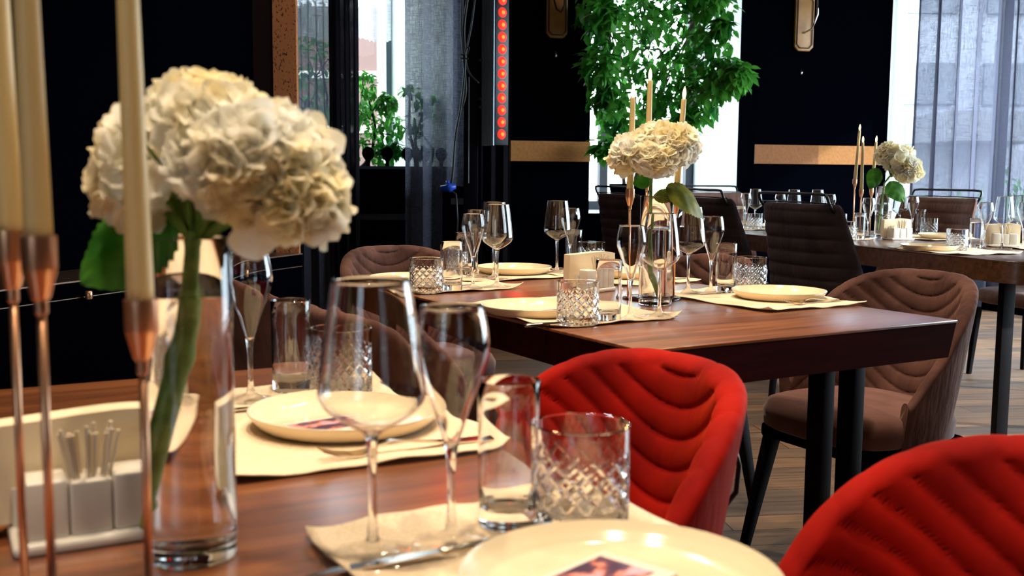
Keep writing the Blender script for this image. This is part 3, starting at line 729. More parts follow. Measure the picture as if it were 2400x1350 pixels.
def cut_glass():
    o = thing('cut_crystal_tumbler', '', 'glass')
    seg, rows, H, r, th, base = 240, 72, .090, .0440, .0035, .012
    v, f = [], []
    def groove(a, z):
        if z < .004 or z > .070: return 0
        amt = 1.0
        k = 15
        d1 = abs(((a * k / PI / 2 + z / .0175) % 1) - .5) * 2; d2 = abs(((a * k / PI / 2 - z / .0175) % 1) - .5) * 2
        g = max(max(0, (d1 - .72) / .28), max(0, (d2 - .72) / .28))
        if z > .050:  # fan of short cuts at the top
            ph = (a * k / PI / 2) % 1
            amt = max(0, 1 - (z - .050) / .02 * (.3 + 1.6 * abs(((ph * 1.0) % 1) - .5)))
        return g * amt * .0014
    zs = [.0005 + (H - .001) * i / rows for i in range(rows + 1)]
    for z in zs:
        for j in range(seg):
            a = 2 * PI * j / seg; rr = r - groove(a, z) - (.0015 if z < .002 else 0); v.append((rr * math.cos(a), rr * math.sin(a), z))
    for i in range(rows):
        for j in range(seg): j2 = (j + 1) % seg; f.append((i * seg + j, i * seg + j2, (i + 1) * seg + j2, (i + 1) * seg + j))
    c = len(v); v.append((0, 0, .0005)); f += [(c, (j + 1) % seg, j) for j in range(seg)]
    top = rows * seg; prev = top
    for (rr, z) in [(r - .0008, H), (r - th + .0008, H), (r - th, H - .001), (r - th, H * .5), (r - th, base + .006), (r - th - .005, base), ]:
        k0 = len(v); v += [(rr * math.cos(2 * PI * j / seg), rr * math.sin(2 * PI * j / seg), z) for j in range(seg)]
        for j in range(seg): j2 = (j + 1) % seg; f.append((prev + j, prev + j2, k0 + j2, k0 + j))
        prev = k0
    c = len(v); v.append((0, 0, base)); f += [(prev + j, prev + (j + 1) % seg, c) for j in range(seg)]
    mk('cut_body', v, f, M['glass'], o); autosmooth(o.children[0], 22); return o
tumb = cut_glass()
def plate_proto():
    v, f = lathe(smoothprof([(0, .004), (.05, .004), (.095, .0055), (.108, .012), (.1165, .0205), (.1178, .0222)], 5) + [(.1188, .0222), (.1192, .0212)] + smoothprof([(.1185, .0190), (.110, .0085), (.098, .0015), (.068, 0)], 4) + [(.062, .0), (.058, .0015), (0, .0015)], 72)
    o = mk('plate', v, f, M['ceramic']); return tag(o, '', 'plate')
plate = plate_proto()
def mat_mesh(seed, LX=.34, LY=.45):
    rn = random.Random(seed); nx, ny = 26, 34; v = []; f = []
    p = [rn.uniform(0, 6) for _ in range(6)]
    for side in (0, 1):
        for i in range(nx + 1):
            for j in range(ny + 1):
                s, t = i / nx * 2 - 1, j / ny * 2 - 1
                cr = .05   # rounded corners
                x, y = s * LX / 2, t * LY / 2
                ed = max(abs(s), abs(t)) ** 6
                x *= 1 - .03 * (abs(t) ** 8); y *= 1 - .03 * (abs(s) ** 8)
                x += .003 * math.sin(t * 5 + p[0]) * abs(s); y += .003 * math.sin(s * 4 + p[1]) * abs(t)
                z = .0012 + ed * (.0035 * (1 + math.sin(t * 7 + s * 5 + p[2])) * .6 + .002 * (1 + math.sin(s * 13 + p[3])) * .5) + (abs(s * t) ** 9) * .006 * (1 + math.sin(p[4] + s * 2 + t))
                v.append((x, y, z + (.0016 if side else 0)))
    m_ = ny + 1; N = (nx + 1) * m_
    for i in range(nx):
        for j in range(ny):
            a = i * m_ + j; f.append((a, a + 1, a + m_ + 1, a + m_)); a += N; f.append((a, a + m_, a + m_ + 1, a + 1))
    ring = [j for j in range(m_)] + [i * m_ + ny for i in range(1, nx + 1)] + [nx * m_ + j for j in range(ny - 1, -1, -1)] + [i * m_ for i in range(nx - 1, 0, -1)]
    for a, b in zip(ring, ring[1:] + ring[:1]): f.append((a, a + N, b + N, b))
    return v, f
def fork_proto():
    o = thing('fork', '', 'cutlery')
    def strip(pts, name):    # pts: (y, halfwidth, z)
        v, f = [], []
        for y, w_, z in pts: v += [(-w_, y, z), (w_, y, z), (w_, y, z + .0022), (-w_, y, z + .0022)]
        for i in range(len(pts) - 1):
            for a, b in ((0, 1), (1, 2), (2, 3), (3, 0)): f.append((i * 4 + a, i * 4 + b, i * 4 + 4 + b, i * 4 + 4 + a))
        f += [(3, 2, 1, 0), tuple(len(v) - 4 + k for k in range(4))]
        return v, f
    mb = MB(); mb.add(*strip([(-.10, .0085, .0), (-.095, .0105, 0), (-.06, .0085, .001), (-.02, .004, .006), (.02, .0032, .012), (.04, .0036, .008)], ''))
    autosmooth(mb.build('handle', M['steel'], o, True))
    mb = MB(); mb.add(*strip([(.04, .0036, .008), (.05, .009, .003), (.06, .0125, .0015), (.068, .0125, .002)], ''))
    for k in range(4):
        x = -.0105 + k * .007; v, f = strip([(.068, .0019, .002), (.085, .0016, .005), (.104, .0009, .012)], ''); mb.add([(q[0] + x, q[1], q[2]) for q in v], f)
    autosmooth(mb.build('tines', M['steel'], o, True)); return o
def knife_proto():
    o = thing('knife', '', 'cutlery')
    v, f = lathe([(0, -.11), (.0055, -.108), (.0075, -.095), (.0065, -.05), (.0045, -.012), (.0055, -.004), (.0045, .0)], 16)
    mk('handle', [(x, z, y * .6 + .0046) for x, y, z in v], f, M['steel'], o)
    pts = [(.0, .005, .0042), (.03, .0095, .003), (.08, .010, .0025), (.105, .006, .0025), (.115, .0012, .0025)]
    v, f = [], []
    for y, w_, z in pts: v += [(-.005, y, z), (w_, y, z), (w_, y, z + .0008), (-.005, y, z + .0018)]
    for i in range(len(pts) - 1):
        for a, b in ((0, 1), (1, 2), (2, 3), (3, 0)): f.append((i * 4 + a, i * 4 + b, i * 4 + 4 + b, i * 4 + 4 + a))
    f += [(3, 2, 1, 0), tuple(len(v) - 4 + k for k in range(4))]
    autosmooth(mk('blade', v, f, M['steel'], o)); return o
fork = fork_proto(); knife = knife_proto()

MZ = TH + .003
def setting(fr, side, pu, pv, where, glasses, card=None, seed=1, mat_off=(.04, 0), cut=(1, 1), fk=(.0, -.142), kn=(.0, .135), msx=1.0, has_plate=True):
    """side: the diner's facing: 'L' faces +u, 'R' faces -u, 'E' faces -v"""
    ang = {'L': 0, 'R': 180, 'E': -90}[side]; a = R(ang + fr[2])
    F = Vector((math.cos(a), math.sin(a), 0)); Rt = Vector((math.sin(a), -math.cos(a), 0))
    P = W(fr, pu, pv, TH)
    c = P + F * mat_off[0] + Rt * mat_off[1]
    v, f = mat_mesh(seed); o = mk('placemat', v, f, M['linen']); o.location = c; o.rotation_euler = (0, 0, a); o.scale = (msx, 1, 1)
    tag(o, 'cream cloth placemat at ' + where, 'placemat', 'cloth placemats')
    z = TH + .0028
    if has_plate:
        place(plate, P + Vector((0, 0, z - TH)), a, 'round cream plate at ' + where, 'cream dinner plates')
    if cut[0]: place(fork, P + F * fk[0] + Rt * fk[1] + Vector((0, 0, z - TH + .001)), a - R(90) + R(2), 'steel fork at ' + where, 'forks')
    if cut[1]: place(knife, P + F * kn[0] + Rt * kn[1] + Vector((0, 0, z - TH + .001)), a - R(90), 'steel knife at ' + where, 'knives')
    if card:
        cx, cy_, rz = card
        o = thing('menu_card', 'printed purple card on the plate at ' + where, 'card', P + F * cx + Rt * cy_ + Vector((0, 0, z - TH + .0062)), a + R(rz), 'cards on plates')
        MB().box(-.052, .052, -.036, .036, 0, .0008).build('paper', M['card'], o); MB().box(-.040, .050, -.030, .022, .0008, .0011).build('picture', M['print'], o)
    protos = {'wine': (wine, 'wine glass with angular bowl at '), 'flute': (flute, 'narrow champagne flute at '), 'tall': (tall, 'plain straight highball glass at '), 'tumb': (tumb, 'short cut-crystal tumbler at ')}
    for kind, u, vv in glasses:
        pr_, lb = protos[kind]; q = W(fr, u, vv, TH + .003)
        place(pr_, q, a + .3, 'clear ' + lb + where, {'wine': 'wine glasses', 'flute': 'champagne flutes', 'tall': 'highball glasses', 'tumb': 'crystal tumblers'}[kind])
setting(T1, 'R', -.130, -.145, 'the nearest place of the front table', [('tumb', -.060, .022), ('tall', -.121, .045), ('flute', -.188, .022), ('wine', -.260, .018)], card=(.0, .026, 20), seed=2, mat_off=(.012, .030), kn=(.08, .140), msx=.88, fk=(0, -.15))
setting(T1, 'R', -.122, .470, 'the front table setting beside the red chair', [('tumb', -.053, .680), ('tall', -.121, .700), ('flute', -.190, .660), ('wine', -.262, .668)], card=(.02, -.02, 12), seed=3, mat_off=(.03, .035), kn=(.02, .125), fk=(-.02, -.150))
setting(T2, 'L', .082, .508, 'the near left corner of the middle table', [('tumb', .075, .322), ('tall', .160, .331), ('flute', .214, .326), ('wine', .295, .328)], card=(.03, .03, 8), seed=4, mat_off=(.085, -.01), kn=(-.03, .19), fk=(-.04, -.14))
setting(T2, 'R', .800, .475, 'the middle table setting before the large brown chair', [('tumb', .870, .655), ('tall', .768, .640), ('flute', .730, .655), ('wine', .660, .665)], seed=5, mat_off=(.055, .03), kn=(.02, .15), fk=(0, -.125))
setting(T2, 'L', .118, 1.215, 'the far left corner of the middle table', [('tumb', .055, .995), ('tall', .133, .998), ('flute', .211, 1.026), ('wine', .282, 1.018)], seed=6, mat_off=(.06, .02), kn=(0, .14), fk=(-.03, -.14))
setting(T2, 'E', .545, 1.368, 'the far end of the middle table', [('tumb', .372, 1.44), ('tall', .37, 1.37), ('flute', .368, 1.29), ('wine', .385, 1.215)], seed=7, mat_off=(.03, .05), fk=(.02, -.155), kn=(0, .14))
setting(T2, 'R', .80, 1.10, 'the middle table setting behind the flower vase', [('tumb', .835, 1.36), ('tall', .775, 1.375), ('flute', .735, 1.335), ('wine', .665, 1.305)], seed=8, mat_off=(.04, .02), msx=.9, kn=(0, .14))
def inT3(px, Y):
    p = at(px, 560, Y); d = Vector((p.x - T3[0], p.y - T3[1])); a = R(T3[2])
    return d.x * math.cos(a) + d.y * math.sin(a), -d.x * math.sin(a) + d.y * math.cos(a)
def T3g(lst): return [(k, *inT3(px, Y)) for k, px, Y in lst]
setting(T3, 'L', .115, .60, 'the near corner of the far table', T3g([('tumb', 2243, 4.55), ('tall', 2287, 4.66), ('flute', 2307, 4.60), ('wine', 2350, 4.66)]), seed=9, mat_off=(.07, .06), cut=(1, 0), fk=(0, -.14))
u_, v_0 = inT3(1965, 5.45)
setting(T3, 'L', .115, 1.50, 'the far table setting behind the black chair', T3g([('tumb', 1985, 5.2), ('tall', 2014, 5.26), ('flute', 2033, 5.35), ('wine', 2067, 5.42)]), seed=10, mat_off=(.07, .02), cut=(0, 0))
setting(T3, 'L', .115, 2.42, 'the far left end of the far table', T3g([('tumb', 1768, 6.2), ('tall', 1735, 6.25), ('flute', 1746, 6.42), ('wine', 1768, 6.5)]), seed=11, mat_off=(.07, .02), cut=(0, 0))
setting(T3, 'R', .79, 1.30, 'the far table setting before the grey-brown chair', T3g([('tumb', 2176, 5.72), ('tall', 2156, 5.86), ('flute', 2136, 5.80), ('wine', 2106, 5.84)]), seed=12, mat_off=(.06, .04), cut=(0, 0))
setting(T3, 'R', .79, 2.32, 'the far table setting just left of the candles', T3g([('tumb', 1965, 6.3), ('tall', 1950, 6.45), ('flute', 1943, 6.30), ('wine', 1913, 6.36)]), seed=13, mat_off=(.06, .04), cut=(0, 0))
setting(T3, 'E', .46, 2.74, 'the window end of the far table', T3g([('flute', 1826, 6.38), ('wine', 1858, 6.30), ('tall', 1800, 6.6)]), seed=14, mat_off=(.03, .0), cut=(0, 0))
setting(T3, 'R', .78, .52, 'the far table at the right edge', T3g([('wine', 2384, 4.92), ('flute', 2398, 4.7)]), seed=15, mat_off=(.06, .04), cut=(0, 0), has_plate=True)

# ------------------------------------------------------------------ condiment caddy, napkins
def caddy(fr, u, v, rz, where, k=1.0, napw=.15):
    p = W(fr, u, v, TH); a = R(fr[2] + rz)
    o = thing('condiment_caddy', 'white ceramic condiment caddy holding shakers at ' + where, 'caddy', p, a, 'condiment caddies')
    bevel(MB().box(-.062, .062, -.042, .052, 0, .011).build('tray', M['white_ceramic'], o), .005, 3)
    for nm, x in (('salt_shaker', -.0345), ('toothpick_holder', 0), ('pepper_shaker', .0345)):
        b = bevel(MB().box(x - .0169, x + .0169, -.034, .006, .011, .060 if nm != 'toothpick_holder' else .057).build(nm, M['white_ceramic'], o), .003, 3)
        if nm == 'toothpick_holder':
            mb = MB(); rn = random.Random(4)
            for q in range(24):
                x_, y_ = rn.uniform(-.011, .011), rn.uniform(-.026, -.004)
                mb.tube([(x_, y_, .03), (x_ * 2.2, -.015 + (y_ + .015) * 1.3, .098 + rn.uniform(-.008, .004))], .0017, 6)
            mb.build('toothpicks', M['toothpick'], b)
    MB().box(-.058, .058, .010, .013, .011, .045).box(-.058, .058, .047, .050, .011, .045).build('napkin_rack', M['white_ceramic'], o)
    # napkins rest in the rack: a thing of its own
    q = p + Vector((-math.sin(a), math.cos(a), 0)) * .030
    nk = thing('napkin_stack', 'stack of folded cream napkins standing at ' + where, 'napkins', (q.x, q.y, TH + .013), a, 'standing napkins')
    H = .090; n = 12; v, f = [], []
    for side in (-.0145, .0145):
        for i in range(n + 1):
            t = i / n * 2 - 1; x = t * napw / 2; zt = H - .004 * abs(t) ** 3 + .002 * math.sin(t * 3)
            for j in range(4): v.append((x, side + .0015 * math.sin(t * 5 + j), zt * j / 3))
    m_ = 4; N = (n + 1) * m_
    for i in range(n):
        for j in range(3): a0 = i * m_ + j; f.append((a0, a0 + m_, a0 + m_ + 1, a0 + 1)); a0 += N; f.append((a0, a0 + 1, a0 + m_ + 1, a0 + m_))
        f.append((i * m_ + 3, (i + 1) * m_ + 3, N + (i + 1) * m_ + 3, N + i * m_ + 3)); f.append((i * m_, N + i * m_, N + (i + 1) * m_, (i + 1) * m_))
    f.append((0, 1, 2, 3, N + 3, N + 2, N + 1, N)); e = n * m_; f.append((e + 3, e + 2, e + 1, e, N + e, N + e + 1, N + e + 2, N + e + 3))
    autosmooth(mk('paper', v, f, M['napkin'], nk), 40)
caddy(T1, -.455, .195, 0, 'the front table, left of the flower vase')
caddy(T2, .490, .845, 0, 'the middle table, left of the flower vase')
u_, v_1 = inT3(2107, 5.3); caddy(T3, u_, v_1, -8, 'the far table, below the white flower')
u_, v_1 = inT3(2352, 4.85); caddy(T3, u_, v_1, -30, 'the right edge of the far table')

# ------------------------------------------------------------------ vases
def vase(p, r, level, where, H=.263):
    o = thing('flower_vase', 'tall clear cylindrical glass vase with water on ' + where, 'vase', p, 0, 'glass vases')
    th = .0022; bs = .014
    prof = [(0, .001), (r * .8, .001), (r * .9, 0), (r * .985, .001), (r, .004), (r, H * .3), (r, H * .65), (r, H - .001), (r - th * .4, H), (r - th * .8, H - .0004), (r - th, H - .002), (r - th, H * .5), (r - th, bs + .006), (r - th * 2.4, bs), (0, bs - .001)]
    mk('body', *lathe(prof, 72), M['glass'], o)
    ri = r - th + .0002
    mk('water', *lathe([(0, bs - .0012), (r - th * 2.4, bs - .0002), (ri, bs + .006), (ri, H * .3), (ri, level - .002), (ri, level), (ri * .97, level - .0012), (0, level - .0012)], 72), M['water'], o)
    return o
def petals(ellipsoids, count, size, seed):
    rn = random.Random(seed); v, f = [], []
    for k in range(count):
        c, rad = ellipsoids[k % len(ellipsoids)] if k % 3 else rn.choice(ellipsoids)
        c = Vector(c); rad = Vector(rad) if not isinstance(rad, float) else Vector((rad,) * 3)
        while True:
            d = Vector((rn.gauss(0, 1), rn.gauss(0, 1), rn.gauss(0, 1))).normalized()
            if d.z > -.75: break
        sh = rn.uniform(.84, 1.06); p = c + Vector((d.x * rad.x, d.y * rad.y, d.z * rad.z)) * sh
        # skip if deep inside another lobe
        if any(((p - Vector(c2)).x / (Vector(r2) if not isinstance(r2, float) else Vector((r2,) * 3)).x) ** 2 + ((p - Vector(c2)).y / (Vector(r2) if not isinstance(r2, float) else Vector((r2,) * 3)).y) ** 2 + ((p - Vector(c2)).z / (Vector(r2) if not isinstance(r2, float) else Vector((r2,) * 3)).z) ** 2 < .62 for c2, r2 in ellipsoids): continue
        nrm = (d + Vector((rn.uniform(-.35, .35), rn.uniform(-.35, .35), rn.uniform(-.35, .35)))).normalized()
        t = nrm.orthogonal().normalized(); b = nrm.cross(t); a0 = rn.uniform(0, 2 * PI)
        for q in range(4):
            a = a0 + q * PI / 2; ax = t * math.cos(a) + b * math.sin(a); bx = nrm.cross(ax)
            L = size * rn.uniform(.85, 1.15); Wd = L * .58; cup = rn.uniform(.15, .75); ph = rn.uniform(0, 6); k0 = len(v)
            for i in range(5):
                s = i / 4; wd = Wd * (0.15 + 1.0 * math.sin(PI * (s * .62 + .1)) if s < 1 else .55)
                for j in range(5):
                    w_ = (j - 2) / 2; h = cup * L * (s ** 1.6) + .10 * L * abs(w_) * s + .07 * L * math.sin(6 * s + 3.2 * w_ + ph) * s
                    v.append(p + ax * (L * s * (1 - .18 * abs(w_) ** 2 * s)) + bx * (w_ * wd) + nrm * h)
            for i in range(4):
                for j in range(4): m0 = k0 + i * 5 + j; f.append((m0, m0 + 1, m0 + 6, m0 + 5))
    return v, f
def broad_leaf(base, dirv, nrm, L, Wd, droop, mat, parent, seed=0, fold=.2):
    dirv = Vector(dirv).normalized(); nrm = Vector(nrm); nrm = (nrm - dirv * nrm.dot(dirv)).normalized(); sd = dirv.cross(nrm)
    n = 26; m_ = 10; v, f = [], []
    for i in range(n + 1):
        t = i / n; wd = Wd / 2 * (math.sin(PI * t ** .72) ** .75 if 0 < t < 1 else .01); wd *= 1 + .09 * (i % 2)
        for j in range(m_ + 1):
            s = j / m_ * 2 - 1
            z = -droop * L * t * t - fold * abs(s) * wd + .012 * L * math.sin(22 * t - 6 * abs(s)) * (1 - abs(s) * .3)
            v.append(Vector(base) + dirv * L * t * (1 - .25 * droop * t) + sd * s * wd + nrm * z)
    for i in range(n):
        for j in range(m_): a = i * (m_ + 1) + j; f.append((a, a + 1, a + m_ + 2, a + m_ + 1))
    return mk('leaf', v, f, mat, parent)
def hydrangea(loc, stem, lobes, count, size, leaves, label, seed, rstem=.006, group='white hydrangeas'):
    """all points local to loc"""
    o = thing('hydrangea', label, 'flower', loc, 0, group)
    mb = MB(); pts = [Vector(p) for p in stem]; fine = []
    for a, b in zip(pts, pts[1:]):
        for k in range(5): fine.append(a.lerp(b, k / 5))
    fine.append(pts[-1]); rr = [rstem * (1 + .28 * (1 if (i % 9 == 4) else 0)) * (1 - .25 * i / len(fine)) for i in range(len(fine))]
    mb.tube(fine, rr, 12)
    top = pts[-1]; rn = random.Random(seed)
    for c, r_ in lobes:
        c = Vector(c)
        for k in range(14):
            rad = r_ if isinstance(r_, float) else min(r_)
            e = c + Vector((rn.uniform(-1, 1), rn.uniform(-1, 1), rn.uniform(-.7, .4))) * rad * .75
            mid = top.lerp(e, .45) + Vector((0, 0, .008)); mb.tube([top - Vector((0, 0, .012)), mid, e], [rstem * .32, rstem * .25, rstem * .16], 6)
    mb.build('stem', M['stem'], o, True)
    v, f = petals(lobes, count, size, seed); mk('flower_head', v, f, M['petal'], o)
    for i, lf in enumerate(leaves): broad_leaf(*lf, o, i)
    return o
# front vase
VP1 = Vector((-.262, .851, TH)); vase(VP1, .0365, .217, 'the front table')
def rel(px, py, Y, P): return at(px, py, Y) - P
P = VP1
hydrangea(P, [rel(350, 1235, .848, P), rel(365, 1160, .846, P), rel(405, 950, .85, P), rel(440, 760, .853, P), rel(452, 620, .853, P), rel(455, 540, .855, P)],
          [(rel(390, 362, .86, P), (.045, .05, .040)), (rel(490, 308, .87, P), (.044, .05, .036)), (rel(635, 400, .86, P), (.045, .05, .044)), (rel(320, 430, .85, P), (.026, .035, .032)), (rel(710, 470, .85, P), (.026, .035, .028)), (rel(560, 372, .835, P), (.042, .036, .032))],
          620, .0165, [(rel(400, 500, .86, P), rel(190, 645, .84, P) - rel(400, 500, .86, P), (.2, -.8, .6), .092, .075, .10, M['leaf'])],
          'large white hydrangea in the vase on the front table', 11, .0082)
tag(broad_leaf(at(590, 515, .83), (at(600, 590, .82) - at(590, 515, .83)), (0, -1, .25), .034, .042, .05, M['petal'], None), 'loose cream petal cluster hanging below the large front hydrangea', 'petal').name = 'petal'
# middle vase
VP2 = Vector((.348, 2.575, TH)); vase(VP2, .0405, .185, 'the middle table')
P = VP2
hydrangea(P, [rel(1545, 700, 2.57, P), rel(1528, 640, 2.58, P), rel(1524, 560, 2.58, P), rel(1524, 480, 2.58, P), rel(1527, 410, 2.58, P)],
          [(rel(1486, 363, 2.58, P), (.045, .05, .034)), (rel(1540, 338, 2.60, P), (.046, .05, .038)), (rel(1590, 345, 2.58, P), (.036, .045, .036)), (rel(1540, 375, 2.55, P), (.040, .035, .028))],
          430, .0235, [(rel(1530, 470, 2.57, P), (.6, -.1, .35), (-.2, -.75, .75), .075, .05, .25, M['leaf_yellow']), (rel(1560, 440, 2.56, P), (1.0, -.1, -.12), (.1, -.62, .85), .122, .100, .62, M['leaf_yellow']), (rel(1525, 415, 2.6, P), (-.35, .1, -.1), (.1, -.9, .5), .05, .045, .2, M['leaf'])],
          'white hydrangea with drooping olive leaf in the vase on the middle table', 12, .0055)
# far vase
p = at(2067, 560, 5.48); VP3 = Vector((p.x, p.y, TH)); vase(VP3, .040, .17, 'the far table')
P = VP3
hydrangea(P, [rel(2058, 540, 5.47, P), rel(2064, 500, 5.48, P), rel(2072, 430, 5.48, P), rel(2088, 410, 5.48, P)],
          [(rel(2106, 372, 5.48, P), (.070, .07, .056)), (rel(2128, 400, 5.45, P), (.045, .05, .048)), (rel(2084, 362, 5.5, P), (.04, .05, .036))],
          330, .032, [(rel(2085, 425, 5.4, P), (.35, -.3, -.55), (.2, -1, .2), .13, .10, .1, M['leaf']), (rel(2060, 395, 5.5, P), (-.35, -.2, -.75), (.2, -1, .2), .12, .085, .1, M['leaf'])],
          'white hydrangea in the vase on the far table', 13, .005)

# ------------------------------------------------------------------ candelabra
def candelabrum(P, rods, disc_r, where):
    """rods: (dx, dy, cup height, tilt x, candle length)"""
    o = thing('candelabrum', 'rose-gold candle stand with three thin rods on ' + where, 'candle holder', P, 0, 'rose-gold candle stands')
    mk('base', *lathe([(0, 0), (disc_r, 0), (disc_r + .001, .002), (disc_r, .0045), (disc_r * .97, .006), (0, .0065)], 64), M['base_disc'], o)
    for i, (dx, dy, h, tx, ln) in enumerate(rods):
        rod = MB().tube([(dx, dy, .006), (dx, dy, h - .04)], .0030, 10).build('rod', M['copper'], o, True)
        v, f = lathe([(.0024, h - .052), (.0042, h - .050), (.0042, h - .042), (.0060, h - .040), (.0108, h - .022), (.0111, h - .0205), (.0111, h), (.0102, h), (.0100, h - .014), (0, h - .015)], 32, dx, dy)
        autosmooth(mk('cup', v, f, M['copper'], rod), 25)
        c = thing('taper_candle', 'cream taper candle, %s on the stand of %s' % (['left one', 'middle one', 'right one'][i], where), 'candle', P + Vector((dx, dy, h - .0145)), 0, 'cream taper candles')
        sx = tx
        n = 14; prof = [(0, 0), (.0088, 0)] + [(.0092 - .0030 * k / n, ln * k / n) for k in range(1, n + 1)] + [(.0058, ln + .0015), (.0, ln + .001)]
        v, f = lathe(prof, 32); v = [(x + sx * z, y, z) for x, y, z in v]; mk('wax', v, f, M['wax'], c)
        fl = [(0, ln), (.0026, ln + .002), (.0042, ln + .009), (.0048, ln + .014), (.0040, ln + .021), (.0022, ln + .028), (0, ln + .033)]
        v, f = lathe(smoothprof(fl, 4), 20); v = [(x + sx * z, y, z) for x, y, z in v]; mk('flame', v, f, M['flame'], c)
def rods_from(P, lst):   # (px, py of cup top, Y, tilt, length)
    out = []
    for px, py, Y, t, ln in lst:
        q = at(px, py, Y); out.append((q.x - P.x, q.y - P.y, q.z - TH, t, ln))
    return out
p = at(196, 1380, .71); P = Vector((p.x + .01, .705, TH))
candelabrum(P, rods_from(P, [(24, 540, .755, -.01, .30), (90, 553, .685, -.01, .30), (330, 702, .715, -.012, .30)]), .068, 'the front table')
p = at(1527, 705, 2.69); P = Vector((p.x, 2.69, TH))
candelabrum(P, rods_from(P, [(1477, 443, 2.66, .01, .237), (1517, 400, 2.74, 0.01, .240), (1584, 463, 2.70, .055, .258)]), .0735, 'the middle table')
p = at(2022, 560, 5.55); P = Vector((p.x, 5.60, TH))
candelabrum(P, rods_from(P, [(2004, 420, 5.58, .05, .265), (2019, 444, 5.53, -.01, .255), (2043, 442, 5.60, .05, .255)]), .075, 'the far table')

# ------------------------------------------------------------------ chairs
def shell(name, mat, parent, a, bb, bf, zt, zdrop, zb, phimax, th, quilt, taper=.18, nphi=170, fwd_round=.10):
    """upholstered bucket: local front is -Y. quilt(phi, z) -> inward puff"""
    v, f = [], []; NI, NR, NO = 150, 9, 14; rows = NI + NR + NO
    for i in range(nphi + 1):
        t = -1 + 2 * i / nphi; phi = R(phimax) * t
        top = zt - zdrop * abs(t) ** 3.1
        if abs(t) > 1 - fwd_round:      # round the front ends down
            e = (abs(t) - (1 - fwd_round)) / fwd_round; top -= (top - zb - .12) * (1 - math.sqrt(max(0, 1 - e * e)))
        def pos(r_, z):
            k = 1 - taper * (1 - max(0, min(1, (z - zb) / (zt - zb))) ** .8)
            c, s = math.cos(phi), math.sin(phi)
            x = (a + r_) * k * s; y = ((bb + r_) if c > 0 else (bf + r_)) * c * (k if c > 0 else 1)
            y -= (1 - (z - zb) / (zt - zb)) * .05 * max(c, 0)
            return (x, y, z)
        for j in range(NI):
            z = zb + (top - th * .5 - zb) * j / (NI - 1); v.append(pos(-quilt(phi, z) , z))
        zc = top - th * .5; pf = quilt(phi, zc)
        for j in range(1, NR + 1):
            q = PI * j / (NR + 1); rr = th / 2 - (th / 2) * math.cos(q) - pf * max(0, math.cos(q)) * 1.0
            v.append(pos(rr, zc + (th / 2 + pf * .28) * math.sin(q)))
        for j in range(NO):
            z = zc + (zb - .03 - zc) * j / (NO - 1); v.append(pos(th, z))
    m_ = rows
    for i in range(nphi):
        for j in range(rows - 1): q = i * m_ + j; f.append((q, q + 1, q + m_ + 1, q + m_))
        f.append((i * m_ + rows - 1, i * m_, (i + 1) * m_, (i + 1) * m_ + rows - 1))
    f.append(tuple(range(rows))[::-1]); f.append(tuple(nphi * m_ + j for j in range(rows)))
    o = mk(name, v, f, mat, parent); return autosmooth(o, 60)
def swoop(phi, z):
    p = abs(math.degrees(phi)); Sg = .150 * (1 - math.cos(min(p / 78, 1) * PI)) / 2 - (.10 * ((p - 78) / 40) if p > 78 else 0)
    x = (z - .415 - Sg) / .045; s = abs(math.sin(PI * x)); return (.0092 - .0040 * min(1, max(0, (p - 55) / 30))) * s ** .38
def cushion(name, mat, parent, hw, y0, y1, z0, z1, pw=3.2):
    v, f = [], []; n = 56
    cy_ = (y0 + y1) / 2; hy = (y1 - y0) / 2
    prof = [(0, z1 + .012), (.35, z1 + .011), (.65, z1 + .007), (.86, z1), (.95, z1 - .008), (1.0, (z1 + z0) / 2 + .008), (.985, z0 + .006), (.94, z0), (0, z0)]
    rings = []
    for s, z in prof:
        if s == 0: rings.append([len(v)]); v.append((0, cy_, z)); continue
        rings.append(list(range(len(v), len(v) + n)))
        for j in range(n):
            a = 2 * PI * j / n; c, s2 = math.cos(a), math.sin(a)
            v.append((hw * s * math.copysign(abs(c) ** (2 / pw), c), cy_ + hy * s * math.copysign(abs(s2) ** (2 / pw), s2), z))
    for A, B in zip(rings, rings[1:]):
        for j in range(n):
            j2 = (j + 1) % n
            if len(A) == 1: f.append((A[0], B[j], B[j2]))
            elif len(B) == 1: f.append((A[j2], A[j], B[0]))
            else: f.append((A[j2], A[j], B[j], B[j2]))
    return mk(name, v, f, mat, parent)
def leg(parent, x, y, zt, splay=1.28, w0=.019, w1=.012, mat='dark_leg'):
    v = []
    for (k, z, wd) in ((1, zt, w0), (splay, 0, w1)):
        for sx, sy in ((-1, -1), (1, -1), (1, 1), (-1, 1)): v.append((x * k + sx * wd, y * k + sy * wd, z))
    bevel(mk('leg', v, [(0, 1, 2, 3), (7, 6, 5, 4), (0, 4, 5, 1), (1, 5, 6, 2), (2, 6, 7, 3), (3, 7, 4, 0)], M[mat], parent, False), .003)
def tub_chair(matk, seatk, label):
    o = thing('tub_chair', label, 'chair')
    shell('backrest', M[matk], o, .243, .232, .31, .800, .33, .375, 108, .034, swoop, fwd_round=.05)
    cushion('seat', M[seatk], o, .222, -.255, .185, .375, .455)
    bevel(MB().box(-.19, .19, -.21, .17, .335, .376).build('seat_frame', M['navy'], o), .01)
    for x, y in ((-.17, -.18), (.17, -.18), (-.16, .16), (.16, .16)): leg(o, x, y, .345)
    pts = [(-.035, .262, .64), (-.037, .292, .635), (-.030, .300, .60), (0, .302, .585), (.030, .300, .60), (.037, .292, .635), (.035, .262, .64)]
    MB().tube([(-.04, .256, .665), (-.04, .296, .668), (-.04, .306, .64), (-.038, .304, .60), (-.02, .300, .575), (.02, .300, .575), (.038, .304, .60), (.04, .306, .64), (.04, .296, .668), (.04, .256, .665)], .004, 8).build('pull_handle', M['black_metal'], o, True)
    return o
